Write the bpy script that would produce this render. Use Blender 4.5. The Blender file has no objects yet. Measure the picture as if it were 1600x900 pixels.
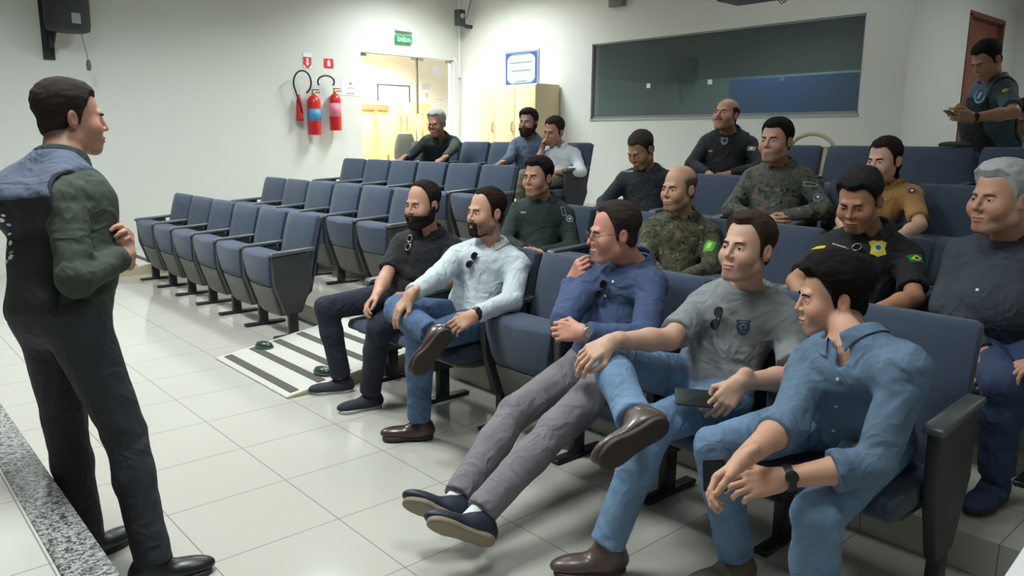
import bpy, bmesh, math, random
import numpy as np
from mathutils import Vector, Matrix
from mathutils.bvhtree import BVHTree

# ------------------------------------------------------------------ camera, light, exposure
FPX = 1203.4                       # focal length in pixels of the 1600x900 frame
YAW, PITCH, ROLL, CAMH = -48.2255, -10.8854, 0.4504, 1.55
scene = bpy.context.scene
COL = scene.collection

def cam_matrix():
    y, p, r = map(math.radians, (YAW, PITCH, ROLL))
    F = np.array([math.sin(y)*math.cos(p), math.cos(y)*math.cos(p), math.sin(p)])
    Rt = np.array([math.cos(y), -math.sin(y), 0.0]); U = np.cross(Rt, F)
    c, s = math.cos(r), math.sin(r)
    return np.array([c*Rt + s*U, -s*Rt + c*U, F])
CM = cam_matrix(); CC = np.array([0, 0, CAMH])
cam_data = bpy.data.cameras.new('camera'); cam = bpy.data.objects.new('camera', cam_data); COL.objects.link(cam)
cam_data.sensor_width = 36; cam_data.lens = FPX/1600*36; cam_data.clip_start = 0.02
cam.matrix_world = Matrix(((CM[0][0], CM[1][0], -CM[2][0], 0), (CM[0][1], CM[1][1], -CM[2][1], 0),
                           (CM[0][2], CM[1][2], -CM[2][2], CAMH), (0, 0, 0, 1)))
scene.camera = cam
scene.view_settings.view_transform = 'Standard'; scene.view_settings.look = 'None'
scene.view_settings.gamma = 1; scene.view_settings.use_curve_mapping = False
scene.view_settings.exposure = 0.0
world = bpy.data.worlds.new('world'); scene.world = world; world.use_nodes = True
world.node_tree.nodes['Background'].inputs[0].default_value = (.8, .9, 1, 1)
world.node_tree.nodes['Background'].inputs[1].default_value = 0.12

def area(name, loc, sx, sy, watts, color=(1, 1, 1), rot=(0, 0, 0), spread=145):
    l = bpy.data.lights.new(name, 'AREA'); l.shape = 'RECTANGLE'; l.size = sx; l.size_y = sy
    l.energy = watts; l.color = color; l.spread = math.radians(spread)
    o = bpy.data.objects.new(name, l); COL.objects.link(o); o.location = loc; o.rotation_euler = rot
    return o
COOL = (.93, 1.0, .98)
CEIL = 4.1
LAMPS = [(-6.9, 1.2, 105), (-3.4, 1.0, 90), (-8.9, 6.7, 95), (-7.4, 3.9, 85), (-4.6, 3.6, 18), (-1.2, 1.6, 26), (-3.9, 6.3, 12), (-1.0, 9.2, 40)]
for lx, ly, w in LAMPS:
    area('ceiling_light_source', (lx, ly, CEIL-.10), 1.15, .5, w, COOL)
area('corridor_light_source', (-11.6, 7.0, 3.2), 1.6, 3.0, 420, (1, .98, .93))

def P(px, py, y):                  # the point seen at a pixel, on the plane y = const
    d = CM.T @ np.array([(px-800)/FPX, (450-py)/FPX, 1.0]); return CC + d*(y/d[1])
def PX(px, py, x):
    d = CM.T @ np.array([(px-800)/FPX, (450-py)/FPX, 1.0]); return CC + d*(x/d[0])
def PZ(px, py, z):
    d = CM.T @ np.array([(px-800)/FPX, (450-py)/FPX, 1.0]); return CC + d*((z-CAMH)/d[2])
def ray(px, py):
    d = CM.T @ np.array([(px-800)/FPX, (450-py)/FPX, 1.0]); return d/np.linalg.norm(d)
def bone(par, px, py, L, side):    # the point of length L from a joint along a sight line; side -1 nearer, +1 farther
    d = ray(px, py); v = CC - par; b = d @ v; c = v @ v - L*L; q = b*b - c
    t = -b if q < 0 else -b + side*math.sqrt(q)
    p = CC + d*t
    if q < 0: p = par + (p-par)/np.linalg.norm(p-par)*L
    return p
def depth(p): return float(CM[2] @ (np.asarray(p)-CC))

# ------------------------------------------------------------------ materials
MATS = {}
def nodes(name):
    m = bpy.data.materials.new(name); m.use_nodes = True; nt = m.node_tree
    return m, nt, nt.nodes['Principled BSDF']
def hexc(r, g, b):                 # sRGB 0-255 to linear
    f = lambda c: (c/255/12.92) if c/255 <= .04045 else ((c/255+.055)/1.055)**2.4
    return (f(r), f(g), f(b), 1)
def mat(name, rgb, rough=.6, metal=0, bump=0, bscale=300, var=0, vscale=8, emit=0, spec=.5, coat=0, sheen=0):
    if name in MATS: return MATS[name]
    m, nt, b = nodes(name); c = hexc(*rgb)
    b.inputs['Base Color'].default_value = c; b.inputs['Roughness'].default_value = rough
    b.inputs['Metallic'].default_value = metal; b.inputs['Specular IOR Level'].default_value = spec
    b.inputs['Coat Weight'].default_value = coat; b.inputs['Sheen Weight'].default_value = sheen
    if emit:
        b.inputs['Emission Color'].default_value = c; b.inputs['Emission Strength'].default_value = emit
    if var or bump:
        tc = nt.nodes.new('ShaderNodeTexCoord')
    if var:
        n = nt.nodes.new('ShaderNodeTexNoise'); n.inputs['Scale'].default_value = vscale; n.inputs['Detail'].default_value = 6
        nt.links.new(tc.outputs['Object'], n.inputs['Vector'])
        r = nt.nodes.new('ShaderNodeValToRGB'); r.color_ramp.elements[0].position = .3; r.color_ramp.elements[1].position = .7
        r.color_ramp.elements[0].color = tuple(x*(1-var) for x in c[:3]) + (1,)
        r.color_ramp.elements[1].color = tuple(min(1, x*(1+var)) for x in c[:3]) + (1,)
        nt.links.new(n.outputs['Fac'], r.inputs[0]); nt.links.new(r.outputs[0], b.inputs['Base Color'])
    if bump:
        n = nt.nodes.new('ShaderNodeTexNoise'); n.inputs['Scale'].default_value = bscale; n.inputs['Detail'].default_value = 3
        nt.links.new(tc.outputs['Object'], n.inputs['Vector'])
        k = nt.nodes.new('ShaderNodeBump'); k.inputs['Strength'].default_value = bump; k.inputs['Distance'].default_value = .004
        nt.links.new(n.outputs['Fac'], k.inputs['Height']); nt.links.new(k.outputs[0], b.inputs['Normal'])
    if name.startswith('cloth_'): crease(nt, b, tc)
    MATS[name] = m; return m
def crease(nt, b, tc):             # soft creases of woven cloth, added under the weave
    n = nt.nodes.new('ShaderNodeTexNoise'); n.inputs['Scale'].default_value = 8; n.inputs['Detail'].default_value = 2; n.inputs['Distortion'].default_value = .7
    nt.links.new(tc.outputs['Object'], n.inputs['Vector'])
    r = nt.nodes.new('ShaderNodeMath'); r.operation = 'PINGPONG'; r.inputs[1].default_value = .5; nt.links.new(n.outputs['Fac'], r.inputs[0])
    k = nt.nodes.new('ShaderNodeBump'); k.inputs['Strength'].default_value = .6; k.inputs['Distance'].default_value = .06
    nt.links.new(r.outputs[0], k.inputs['Height'])
    for l in list(nt.links):
        if l.to_socket == b.inputs['Normal']: nt.links.new(k.outputs[0], l.from_node.inputs['Normal'])
def camo(name, cols, scale=16):
    m, nt, b = nodes(name); b.inputs['Roughness'].default_value = .9
    tc = nt.nodes.new('ShaderNodeTexCoord'); last = None
    for i, c in enumerate(cols):
        if i == 0:
            r = nt.nodes.new('ShaderNodeRGB'); r.outputs[0].default_value = hexc(*c); last = r.outputs[0]; continue
        mp = nt.nodes.new('ShaderNodeMapping'); mp.inputs['Location'].default_value = (i*3.1, i*1.7, i*5.3)
        nt.links.new(tc.outputs['Object'], mp.inputs[0])
        n = nt.nodes.new('ShaderNodeTexNoise'); n.inputs['Scale'].default_value = scale*(1+.3*i); n.inputs['Detail'].default_value = 3
        n.inputs['Distortion'].default_value = .8
        nt.links.new(mp.outputs[0], n.inputs['Vector'])
        r = nt.nodes.new('ShaderNodeValToRGB'); r.color_ramp.interpolation = 'LINEAR'
        t = .54 + .025*i
        r.color_ramp.elements[0].position = t; r.color_ramp.elements[1].position = t+.03
        nt.links.new(n.outputs['Fac'], r.inputs[0])
        mx = nt.nodes.new('ShaderNodeMixRGB'); nt.links.new(r.outputs[0], mx.inputs[0]); nt.links.new(last, mx.inputs[1])
        mx.inputs[2].default_value = hexc(*c); last = mx.outputs[0]
    nt.links.new(last, b.inputs['Base Color'])
    k = nt.nodes.new('ShaderNodeBump'); k.inputs['Strength'].default_value = .01; nt.links.new(k.outputs[0], b.inputs['Normal']); crease(nt, b, tc); return m
def denim(name, rgb, fade=.35):
    m, nt, b = nodes(name); c = hexc(*rgb); b.inputs['Roughness'].default_value = .85
    tc = nt.nodes.new('ShaderNodeTexCoord')
    n = nt.nodes.new('ShaderNodeTexNoise'); n.inputs['Scale'].default_value = 5; n.inputs['Detail'].default_value = 8; n.inputs['Roughness'].default_value = .6
    nt.links.new(tc.outputs['Object'], n.inputs['Vector'])
    r = nt.nodes.new('ShaderNodeValToRGB'); r.color_ramp.elements[0].position = .35; r.color_ramp.elements[1].position = .7
    r.color_ramp.elements[0].color = tuple(x*(1-fade*.6) for x in c[:3]) + (1,)
    r.color_ramp.elements[1].color = tuple(min(1, x*(1+fade)) for x in c[:3]) + (1,)
    nt.links.new(n.outputs['Fac'], r.inputs[0]); nt.links.new(r.outputs[0], b.inputs['Base Color'])
    w = nt.nodes.new('ShaderNodeTexWave'); w.inputs['Scale'].default_value = 180; w.inputs['Distortion'].default_value = 2
    nt.links.new(tc.outputs['Object'], w.inputs['Vector'])
    k = nt.nodes.new('ShaderNodeBump'); k.inputs['Strength'].default_value = .25; k.inputs['Distance'].default_value = .002
    nt.links.new(w.outputs['Fac'], k.inputs['Height']); nt.links.new(k.outputs[0], b.inputs['Normal']); crease(nt, b, tc)
    return m
def skin_material():
    m, nt, b = nodes('skin'); b.inputs['Roughness'].default_value = .55
    a = nt.nodes.new('ShaderNodeAttribute'); a.attribute_name = 'Col'
    nt.links.new(a.outputs['Color'], b.inputs['Base Color'])
    b.inputs['Subsurface Weight'].default_value = .08; b.inputs['Subsurface Radius'].default_value = (.012, .004, .002)
    tc = nt.nodes.new('ShaderNodeTexCoord'); n = nt.nodes.new('ShaderNodeTexNoise'); n.inputs['Scale'].default_value = 220
    nt.links.new(tc.outputs['Object'], n.inputs['Vector'])
    k = nt.nodes.new('ShaderNodeBump'); k.inputs['Strength'].default_value = .12; k.inputs['Distance'].default_value = .001
    nt.links.new(n.outputs['Fac'], k.inputs['Height']); nt.links.new(k.outputs[0], b.inputs['Normal'])
    return m
SKIN = skin_material()
def tile_material(name, tx, ox, ty, oy, base, rough=.12):
    m, nt, b = nodes(name)
    g = nt.nodes.new('ShaderNodeNewGeometry'); sep = nt.nodes.new('ShaderNodeSeparateXYZ'); nt.links.new(g.outputs['Position'], sep.inputs[0])
    def line(out, t, off):
        a = nt.nodes.new('ShaderNodeMath'); a.operation = 'SUBTRACT'; nt.links.new(out, a.inputs[0]); a.inputs[1].default_value = off
        d = nt.nodes.new('ShaderNodeMath'); d.operation = 'DIVIDE'; nt.links.new(a.outputs[0], d.inputs[0]); d.inputs[1].default_value = t
        f = nt.nodes.new('ShaderNodeMath'); f.operation = 'FRACT'; nt.links.new(d.outputs[0], f.inputs[0])
        s = nt.nodes.new('ShaderNodeMath'); s.operation = 'SUBTRACT'; nt.links.new(f.outputs[0], s.inputs[0]); s.inputs[1].default_value = .5
        ab = nt.nodes.new('ShaderNodeMath'); ab.operation = 'ABSOLUTE'; nt.links.new(s.outputs[0], ab.inputs[0])
        c = nt.nodes.new('ShaderNodeMath'); c.operation = 'GREATER_THAN'; nt.links.new(ab.outputs[0], c.inputs[0]); c.inputs[1].default_value = .5-.0022/t
        return c.outputs[0]
    l1 = line(sep.outputs[0], tx, ox); l2 = line(sep.outputs[1], ty, oy)
    mx = nt.nodes.new('ShaderNodeMath'); mx.operation = 'MAXIMUM'; nt.links.new(l1, mx.inputs[0]); nt.links.new(l2, mx.inputs[1])
    n = nt.nodes.new('ShaderNodeTexNoise'); n.inputs['Scale'].default_value = 1.2; n.inputs['Detail'].default_value = 5
    nt.links.new(g.outputs['Position'], n.inputs['Vector'])
    c = hexc(*base); r = nt.nodes.new('ShaderNodeValToRGB')
    r.color_ramp.elements[0].color = tuple(x*.94 for x in c[:3])+(1,); r.color_ramp.elements[1].color = tuple(min(1, x*1.05) for x in c[:3])+(1,)
    nt.links.new(n.outputs['Fac'], r.inputs[0])
    mc = nt.nodes.new('ShaderNodeMixRGB'); nt.links.new(mx.outputs[0], mc.inputs[0]); nt.links.new(r.outputs[0], mc.inputs[1])
    mc.inputs[2].default_value = tuple(x*.45 for x in c[:3])+(1,)
    nt.links.new(mc.outputs[0], b.inputs['Base Color']); b.inputs['Roughness'].default_value = rough; b.inputs['Specular IOR Level'].default_value = .45
    return m
def granite_material():
    m, nt, b = nodes('granite'); tc = nt.nodes.new('ShaderNodeTexCoord')
    v = nt.nodes.new('ShaderNodeTexVoronoi'); v.inputs['Scale'].default_value = 130; nt.links.new(tc.outputs['Object'], v.inputs['Vector'])
    n = nt.nodes.new('ShaderNodeTexNoise'); n.inputs['Scale'].default_value = 45; n.inputs['Detail'].default_value = 6; nt.links.new(tc.outputs['Object'], n.inputs['Vector'])
    mx = nt.nodes.new('ShaderNodeMixRGB'); mx.inputs[0].default_value = .55; nt.links.new(v.outputs['Color'], mx.inputs[1]); nt.links.new(n.outputs['Fac'], mx.inputs[2])
    bw = nt.nodes.new('ShaderNodeRGBToBW'); nt.links.new(mx.outputs[0], bw.inputs[0])
    r = nt.nodes.new('ShaderNodeValToRGB'); e = r.color_ramp.elements
    e[0].position = .36; e[0].color = hexc(62, 64, 66); e[1].position = .62; e[1].color = hexc(176, 178, 174)
    k = e.new(.47); k.color = hexc(122, 124, 122)
    nt.links.new(bw.outputs[0], r.inputs[0]); nt.links.new(r.outputs[0], b.inputs['Base Color']); b.inputs['Roughness'].default_value = .35
    return m

# ------------------------------------------------------------------ object helpers
def props(o, label=None, cat=None, group=None, kind=None):
    if label: o['label'] = label
    if cat: o['category'] = cat
    if group: o['group'] = group
    if kind: o['kind'] = kind
    return o
def thing(name, label, cat, loc=(0, 0, 0), rotz=0, group=None):
    o = bpy.data.objects.new(name, None); COL.objects.link(o); o.location = loc; o.rotation_euler = (0, 0, rotz)
    o.empty_display_size = .1
    return props(o, label, cat, group)
def link(name, me, m=None, parent=None, loc=None, smooth=False, bevel=0, seg=2):
    o = bpy.data.objects.new(name, me); COL.objects.link(o)
    if m is not None and not len(me.materials): me.materials.append(m)
    if parent is not None: o.parent = parent
    if loc is not None: o.location = loc
    if smooth: me.polygons.foreach_set('use_smooth', [True]*len(me.polygons))
    if bevel:
        md = o.modifiers.new('bevel', 'BEVEL'); md.width = bevel; md.segments = seg; md.limit_method = 'ANGLE'; md.harden_normals = False
        me.polygons.foreach_set('use_smooth', [True]*len(me.polygons))
        md.angle_limit = math.radians(35)
    return o
class MB:                          # collects shapes into one mesh
    def __init__(s): s.v = []; s.f = []
    def add(s, V, F):
        n = len(s.v); s.v += [tuple(map(float, p)) for p in V]; s.f += [tuple(i+n for i in f) for f in F]; return s
    def box(s, x0, x1, y0, y1, z0, z1):
        return s.add([(x0, y0, z0), (x1, y0, z0), (x1, y1, z0), (x0, y1, z0), (x0, y0, z1), (x1, y0, z1), (x1, y1, z1), (x0, y1, z1)],
                     [(0, 3, 2, 1), (4, 5, 6, 7), (0, 1, 5, 4), (1, 2, 6, 5), (2, 3, 7, 6), (3, 0, 4, 7)])
    def prism(s, pts, x0, x1, ax='x'):   # polygon in the two other axes extruded along ax
        n = len(pts); V = []
        for x in (x0, x1):
            for a, b in pts: V.append({'x': (x, a, b), 'y': (a, x, b), 'z': (a, b, x)}[ax])
        F = [tuple(range(n)), tuple(range(2*n-1, n-1, -1))] + [(i, i+n, (i+1) % n+n, (i+1) % n) for i in range(n)]
        return s.add(V, F)
    def loft(s, secs, closed=True):      # list of rings with equal counts
        n = len(secs[0]); V = [p for r in secs for p in r]; F = []
        for k in range(len(secs)-1):
            for i in range(n): F.append((k*n+i, k*n+(i+1) % n, (k+1)*n+(i+1) % n, (k+1)*n+i))
        if closed: F += [tuple(range(n-1, -1, -1)), tuple((len(secs)-1)*n+i for i in range(n))]
        return s.add(V, F)
    def tube(s, pts, r, n=10, rs=None):
        pts = [np.array(p, float) for p in pts]; secs = []; up = np.array([0, 0, 1.0])
        for i, p in enumerate(pts):
            t = pts[min(i+1, len(pts)-1)] - pts[max(i-1, 0)]; t = t/(np.linalg.norm(t)+1e-9)
            if abs(t @ up) > .95: up = np.array([1.0, 0, 0])
            a = np.cross(t, up); a /= np.linalg.norm(a); b = np.cross(a, t); up = b
            rr = rs[i] if rs else r
            secs.append([p + rr*(math.cos(2*math.pi*k/n)*a + math.sin(2*math.pi*k/n)*b) for k in range(n)])
        return s.loft(secs)
    def lathe(s, prof, n=24, c=(0, 0, 0)):
        return s.loft([[(c[0]+r*math.cos(2*math.pi*k/n), c[1]+r*math.sin(2*math.pi*k/n), c[2]+z) for k in range(n)] for r, z in prof])
    def build(s, name, m, parent=None, loc=None, smooth=False, bevel=0, seg=2):
        me = bpy.data.meshes.new(name); me.from_pydata(s.v, [], s.f)
        bm = bmesh.new(); bm.from_mesh(me); bmesh.ops.recalc_face_normals(bm, faces=bm.faces); bm.to_mesh(me); bm.free()
        return link(name, me, m, parent, loc, smooth, bevel, seg)
def struct(name, mb, m, **k): return props(mb.build(name, m, **k), kind='structure')
def copy_tree(o, parent=None):
    c = o.copy(); COL.objects.link(c)
    if parent is not None: c.parent = parent
    for ch in list(o.children): copy_tree(ch, c)
    return c
def text_mesh(name, txt, size, m, loc, rot, parent=None, ext=.001, bold=0):
    cu = bpy.data.curves.new(name, 'FONT'); cu.body = txt; cu.size = size; cu.align_x = 'CENTER'; cu.align_y = 'CENTER'
    cu.extrude = ext; cu.offset = bold; cu.resolution_u = 3
    o = bpy.data.objects.new(name, cu); COL.objects.link(o)
    dg = bpy.context.evaluated_depsgraph_get(); me = bpy.data.meshes.new_from_object(o.evaluated_get(dg))
    COL.objects.unlink(o); bpy.data.objects.remove(o)
    me.materials.clear()
    r = link(name, me, m, parent); r.location = loc; r.rotation_euler = rot; return r

# ------------------------------------------------------------------ the room
XL, YB, XC, YE, XR = -10.4, 8.10, -3.27, 11.2, 1.6    # left wall, back wall, recess corner, recess end, right wall
TIERS = [(0.0, -3.0), (.15, 2.98), (.36, 4.04), (.58, 5.10)]   # height and front edge of each tier
wallm = mat('painted_wall', (214, 216, 212), .75, bump=.06, bscale=90)
ceilm = mat('ceiling_white', (190, 192, 188), .9)
FLOORC = (184, 182, 174)
floorm = tile_material('floor_tiles', .49, -3.66, .525, .914, FLOORC, .10)
stagem = tile_material('stage_tiles', .52, -2.9, .52, .36, (205, 203, 196), .15)
struct('floor', MB().box(XL-.1, XR+.1, -3, 13, -.12, 0), floorm)
tierm = tile_material('tier_tiles', .49, -3.66, .52, .2, FLOORC, .12)
for i in (1, 2, 3):
    z, y = TIERS[i]; y1 = TIERS[i+1][1] if i < 3 else 13
    struct('floor_tier', MB().box(XL, XR, y, y1, 0.002, z), tierm)
MBw = MB()
# left wall with the door opening
DY0, DY1, DZ = 6.23, 7.97, 2.82
lw = MB().box(XL-.15, XL, -3, DY0, 0, CEIL+.1).box(XL-.15, XL, DY1, YB+.15, 0, CEIL+.1).box(XL-.15, XL, DY0, DY1, DZ, CEIL+.1).box(XL-.15, XL, DY0, DY1, 0, .56)
struct('wall_left', lw, wallm)
WX0, WX1, WZ0, WZ1 = -7.46, -3.72, 1.84, 2.84
bw = MB().box(XL-.15, WX0, YB, YB+.15, 0, CEIL+.1).box(WX1, XC-.15, YB, YB+.15, 0, CEIL+.1).box(WX0, WX1, YB, YB+.15, 0, WZ0).box(WX0, WX1, YB, YB+.15, WZ1, CEIL+.1)
struct('wall_back', bw, wallm)
struct('wall_recess', MB().box(XC-.15, XC, YB, 9.62, 0, CEIL+.1).box(XC-.15, XC, 10.72, YE, 0, CEIL+.1).box(XC-.15, XC, 9.62, 10.72, 2.95, CEIL+.1), wallm)
struct('wall_end', MB().box(XC-.15, XR+.15, YE, YE+.15, 0, CEIL+.1), wallm)
struct('wall_right', MB().box(XR, XR+.15, -3, YE, 0, CEIL+.1), wallm)
struct('wall_front', MB().box(XL-.15, XR+.15, -3.15, -3, 0, CEIL+.1), wallm)
struct('ceiling', MB().box(XL-.15, XR+.15, -3, YE+.15, CEIL, CEIL+.1), ceilm)
struct('baseboard_back', MB().box(XL, XC, YB-.02, YB-.001, .58, .68), mat('baseboard_tile', (200, 196, 186), .3))
struct('baseboard_recess', MB().box(XC+.001, XC+.02, YB, 9.6, .58, .68), MATS['baseboard_tile'])
# door in the recess
struct('door_1', MB().box(XC-.09, XC-.04, 9.64, 10.70, .58, 2.93), mat('brown_door', (128, 72, 54), .5, var=.15, vscale=5), bevel=.004)
struct('trim_1', MB().box(XC-.16, XC+.012, 9.60, 9.65, .58, 2.95).box(XC-.16, XC+.012, 10.69, 10.74, .58, 2.95).box(XC-.16, XC+.012, 9.60, 10.74, 2.93, 2.98), mat('brown_frame', (112, 66, 52), .5))
# stage with its granite edge
struct('floor_stage', MB().box(-8, XR, -3, .372, 0.002, .348), stagem)
struct('trim_2', MB().box(-8, XR, .368, .495, .003, .352), granite_material(), bevel=.006)

# control room window
gl, nt, b = nodes('tinted_glass'); b.inputs['Base Color'].default_value = hexc(150, 165, 165); b.inputs['Roughness'].default_value = .02
b.inputs['Transmission Weight'].default_value = .82; b.inputs['IOR'].default_value = 1.45
framem = mat('aluminium', (150, 154, 156), .35, metal=.6)
w = struct('window_1', MB().box(WX0, WX1, YB+.02, YB+.06, WZ0, WZ0+.035).box(WX0, WX1, YB+.02, YB+.06, WZ1-.02, WZ1).box(WX0, WX0+.02, YB+.02, YB+.06, WZ0, WZ1).box(WX1-.02, WX1, YB+.02, YB+.06, WZ0, WZ1), framem)
MB().box(WX0+.02, WX1-.02, YB+.036, YB+.044, WZ0+.035, WZ1-.02).build('pane', gl, w)
MB().box(WX0-.01, WX1+.01, YB-.012, YB+.02, WZ0-.02, WZ0+.004).build('window_sill', mat('sill_metal', (178, 182, 184), .3, metal=.4), w)
# the dim room behind it
bd = mat('booth_wall', (150, 164, 156), .9); bdd = mat('booth_wall_dark', (70, 78, 76), .9)  # lower wall lightened to paint in the reflection on the glass
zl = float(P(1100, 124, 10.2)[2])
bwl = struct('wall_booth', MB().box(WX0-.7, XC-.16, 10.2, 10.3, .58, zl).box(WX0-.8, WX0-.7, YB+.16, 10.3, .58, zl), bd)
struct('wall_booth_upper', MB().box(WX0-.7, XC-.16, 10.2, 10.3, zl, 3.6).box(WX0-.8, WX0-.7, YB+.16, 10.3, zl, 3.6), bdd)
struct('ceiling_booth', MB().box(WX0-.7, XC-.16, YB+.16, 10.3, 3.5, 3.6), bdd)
p0, p1 = P(1020, 72, 10.15), P(1083, 128, 10.15)
props(MB().box(p0[0], p1[0], 10.13, 10.199, p1[2], p0[2]).build('wall_screen', mat('booth_dark', (50, 30, 32), .6), bevel=.01), 'dark maroon panel hanging on the wall behind the tinted window', 'panel')
p0, p1 = P(1142, 118, 9.3), P(1352, 112, 9.3)
t = thing('partition', 'blue partition standing behind the right half of the tinted window', 'partition', ((p0[0]+p1[0])/2, 9.3, .59)); hx = (p1[0]-p0[0])/2
MB().box(-hx, hx, -.02, .02, .1, p1[2]-.59).build('panel', mat('booth_blue', (40, 84, 150), .6), t, bevel=.004)
for sx in (-1, 1): MB().box(sx*(hx-.1)-.03, sx*(hx-.1)+.03, -.2, .2, 0, .04).box(sx*(hx-.1)-.02, sx*(hx-.1)+.02, -.021, .021, .04, .1).build('foot', framem, t)
area('booth_light_source', (-5.4, 9.2, 3.3), 1.5, .8, 55, COOL)
for k, (px, py) in enumerate([(1013, 134), (1109, 128), (1222, 122)]):
    c = P(px, py, YB+.03)
    lab = ['small white sticker low on the left part of the tinted window', 'small white sticker near the middle of the tinted window', 'small bluish sticker on the right part of the tinted window'][k]
    props(MB().box(c[0]-.03, c[0]+.03, YB+.031, YB+.035, c[2]-.028, c[2]+.028).build('sticker', mat('sticker_%d' % (k == 2), [(226, 228, 226), (120, 150, 190)][k == 2], .6)), lab, 'sticker', 'stickers on the tinted window')

# ceiling lights
lampm = mat('light_panel', (240, 250, 246), .5, emit=3.0)
for k, (lx, ly, wt) in enumerate(LAMPS):
    t = thing('ceiling_light', 'recessed square ceiling light panel above the auditorium', 'light', (lx, ly, CEIL), 0, 'ceiling light panels')
    MB().box(-.62, .62, -.3, -.26, -.06, 0).box(-.62, .62, .26, .3, -.06, 0).box(-.62, -.58, -.3, .3, -.06, 0).box(.58, .62, -.3, .3, -.06, 0).build('frame', framem, t)
    MB().box(-.58, .58, -.26, .26, -.03, -.01).build('diffuser', lampm, t)

# corridor seen through the glass door
cw = mat('corridor_wall', (232, 230, 222), .8)
struct('wall_corridor', MB().box(-13.1, -13.0, 5.0, 10.6, .56, 3.6).box(-13.0, XL-.15, 4.9, 5.0, .56, 3.6).box(-13.0, XL-.15, 10.5, 10.6, .56, 3.6), cw)
struct('floor_corridor', MB().box(-13.1, XL-.15, 4.9, 10.6, .45, .57), tierm)
struct('ceiling_corridor', MB().box(-13.1, XL-.15, 4.9, 10.6, 3.5, 3.6), ceilm)
cream = mat('cream_laminate', (222, 180, 112), .5)
steel = mat('brushed_steel', (170, 170, 165), .3, metal=.8)
dr = struct('door_2', MB().box(XL-.10, XL-.04, DY0, DY0+.02, .58, DZ).box(XL-.10, XL-.04, DY1-.02, DY1, .58, DZ).box(XL-.10, XL-.04, DY0, DY1, DZ-.012, DZ), mat('door_jamb', (206, 208, 204), .5))
clear, nt, b = nodes('clear_glass'); b.inputs['Roughness'].default_value = .0; b.inputs['Transmission Weight'].default_value = 1.0; b.inputs['IOR'].default_value = 1.1
b.inputs['Base Color'].default_value = (.97, 1, .99, 1)
split = float(PX(655, 100, XL)[1])
for a, c_ in ((DY0+.025, split-.012), (split+.012, DY1-.025)):
    g_ = MB().box(XL-.075, XL-.065, a, c_, .59, DZ-.015).build('glass_leaf', clear, dr)
    MB().box(XL-.085, XL-.055, a, a+.11, DZ-.05, DZ-.012).box(XL-.085, XL-.055, c_-.11, c_, DZ-.05, DZ-.012).build('corner_fitting', steel, g_)
MB().box(XL-.09, XL-.05, split-.011, split+.011, 1.95, DZ-.01).build('meeting_strip', mat('dark_strip', (92, 84, 72), .5), dr)
h = MB()
h.tube([(XL-.02, split-.06, 1.25), (XL-.02, split-.06, 1.95)], .012).tube([(XL-.02, split+.06, 1.25), (XL-.02, split+.06, 1.95)], .012)
h.tube([(XL-.07, split-.06, 1.3), (XL-.02, split-.06, 1.3)], .008).tube([(XL-.07, split-.06, 1.9), (XL-.02, split-.06, 1.9)], .008)
h.tube([(XL-.07, split+.06, 1.3), (XL-.02, split+.06, 1.3)], .008).tube([(XL-.07, split+.06, 1.9), (XL-.02, split+.06, 1.9)], .008)
h.build('door_handle', steel, dr, smooth=True)
# cupboard in the corridor
a_ = PX(566, 157, -12.4); b_ = PX(667, 157, -12.4)
cb = thing('cupboard', 'tall cream cupboard in the bright room behind the glass door', 'cupboard', (-12.4, 0, .57))
ya, yb2 = float(a_[1])-1.0, float(b_[1])+.05; zc = float(a_[2])-.57
MB().box(-.45, 0, ya, yb2, 0, zc).build('body', cream, cb, bevel=.006)
nd = 4
for k in range(nd):
    y0 = ya + (yb2-ya)*k/nd+.01; y1 = ya+(yb2-ya)*(k+1)/nd-.01
    d_ = MB().box(0.001, .02, y0, y1, .08, zc-.02).build('door', cream, cb, bevel=.003)
    yy = y1-.06 if k % 2 == 0 else y0+.06
    MB().tube([(.02, yy, zc*.45), (.05, yy, zc*.45), (.05, yy, zc*.85), (.02, yy, zc*.85)], .012).build('handle', steel, d_, smooth=True)
MB().box(.021, .06, ya, ya+(yb2-ya)*.62, zc-.16, zc-.06).build('rail', mat('brown_rail', (120, 96, 66), .6), cb)
MB().box(.021, .05, ya+(yb2-ya)*.495, ya+(yb2-ya)*.525, .08, zc-.06).build('post', mat('tan_post', (170, 140, 92), .6), cb)
# framed notice and papers
def framed(name, q0, q1, x, m1, m2, label, cat, lines=3, fr=.02):
    p0 = PX(q0[0], q0[1], x); p1 = PX(q1[0], q1[1], x)
    t = thing(name, label, cat, (x, (p0[1]+p1[1])/2, (p0[2]+p1[2])/2)); wy = abs(p1[1]-p0[1])/2; wz = abs(p0[2]-p1[2])/2
    MB().box(0, .015, -wy+fr, wy-fr, -wz+fr, wz-fr).build('sheet', m2, t)
    if m1: MB().box(0, .022, -wy, wy, wz-fr, wz).box(0, .022, -wy, wy, -wz, -wz+fr).box(0, .022, -wy, -wy+fr, -wz, wz).box(0, .022, wy-fr, wy, -wz, wz).build('frame', m1, t)
    mb = MB()
    for i in range(lines):
        zz = wz*(.5-1.0*i/max(1, lines-1)); mb.box(.0155, .0165, -wy*.5, wy*.5*(1 if i % 2 else .7), zz-wz*.05, zz+wz*.05)
    mb.build('printed_line', mat('faint_print', (150, 150, 150), .8), t)
    return t
paper = mat('white_paper', (226, 230, 230), .8)
framed('notice_frame', (589, 131), (640, 172), -12.96, mat('black_frame', (50, 50, 52), .5), paper, 'black framed notice on the corridor wall above the cream cupboard', 'frame')
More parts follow.
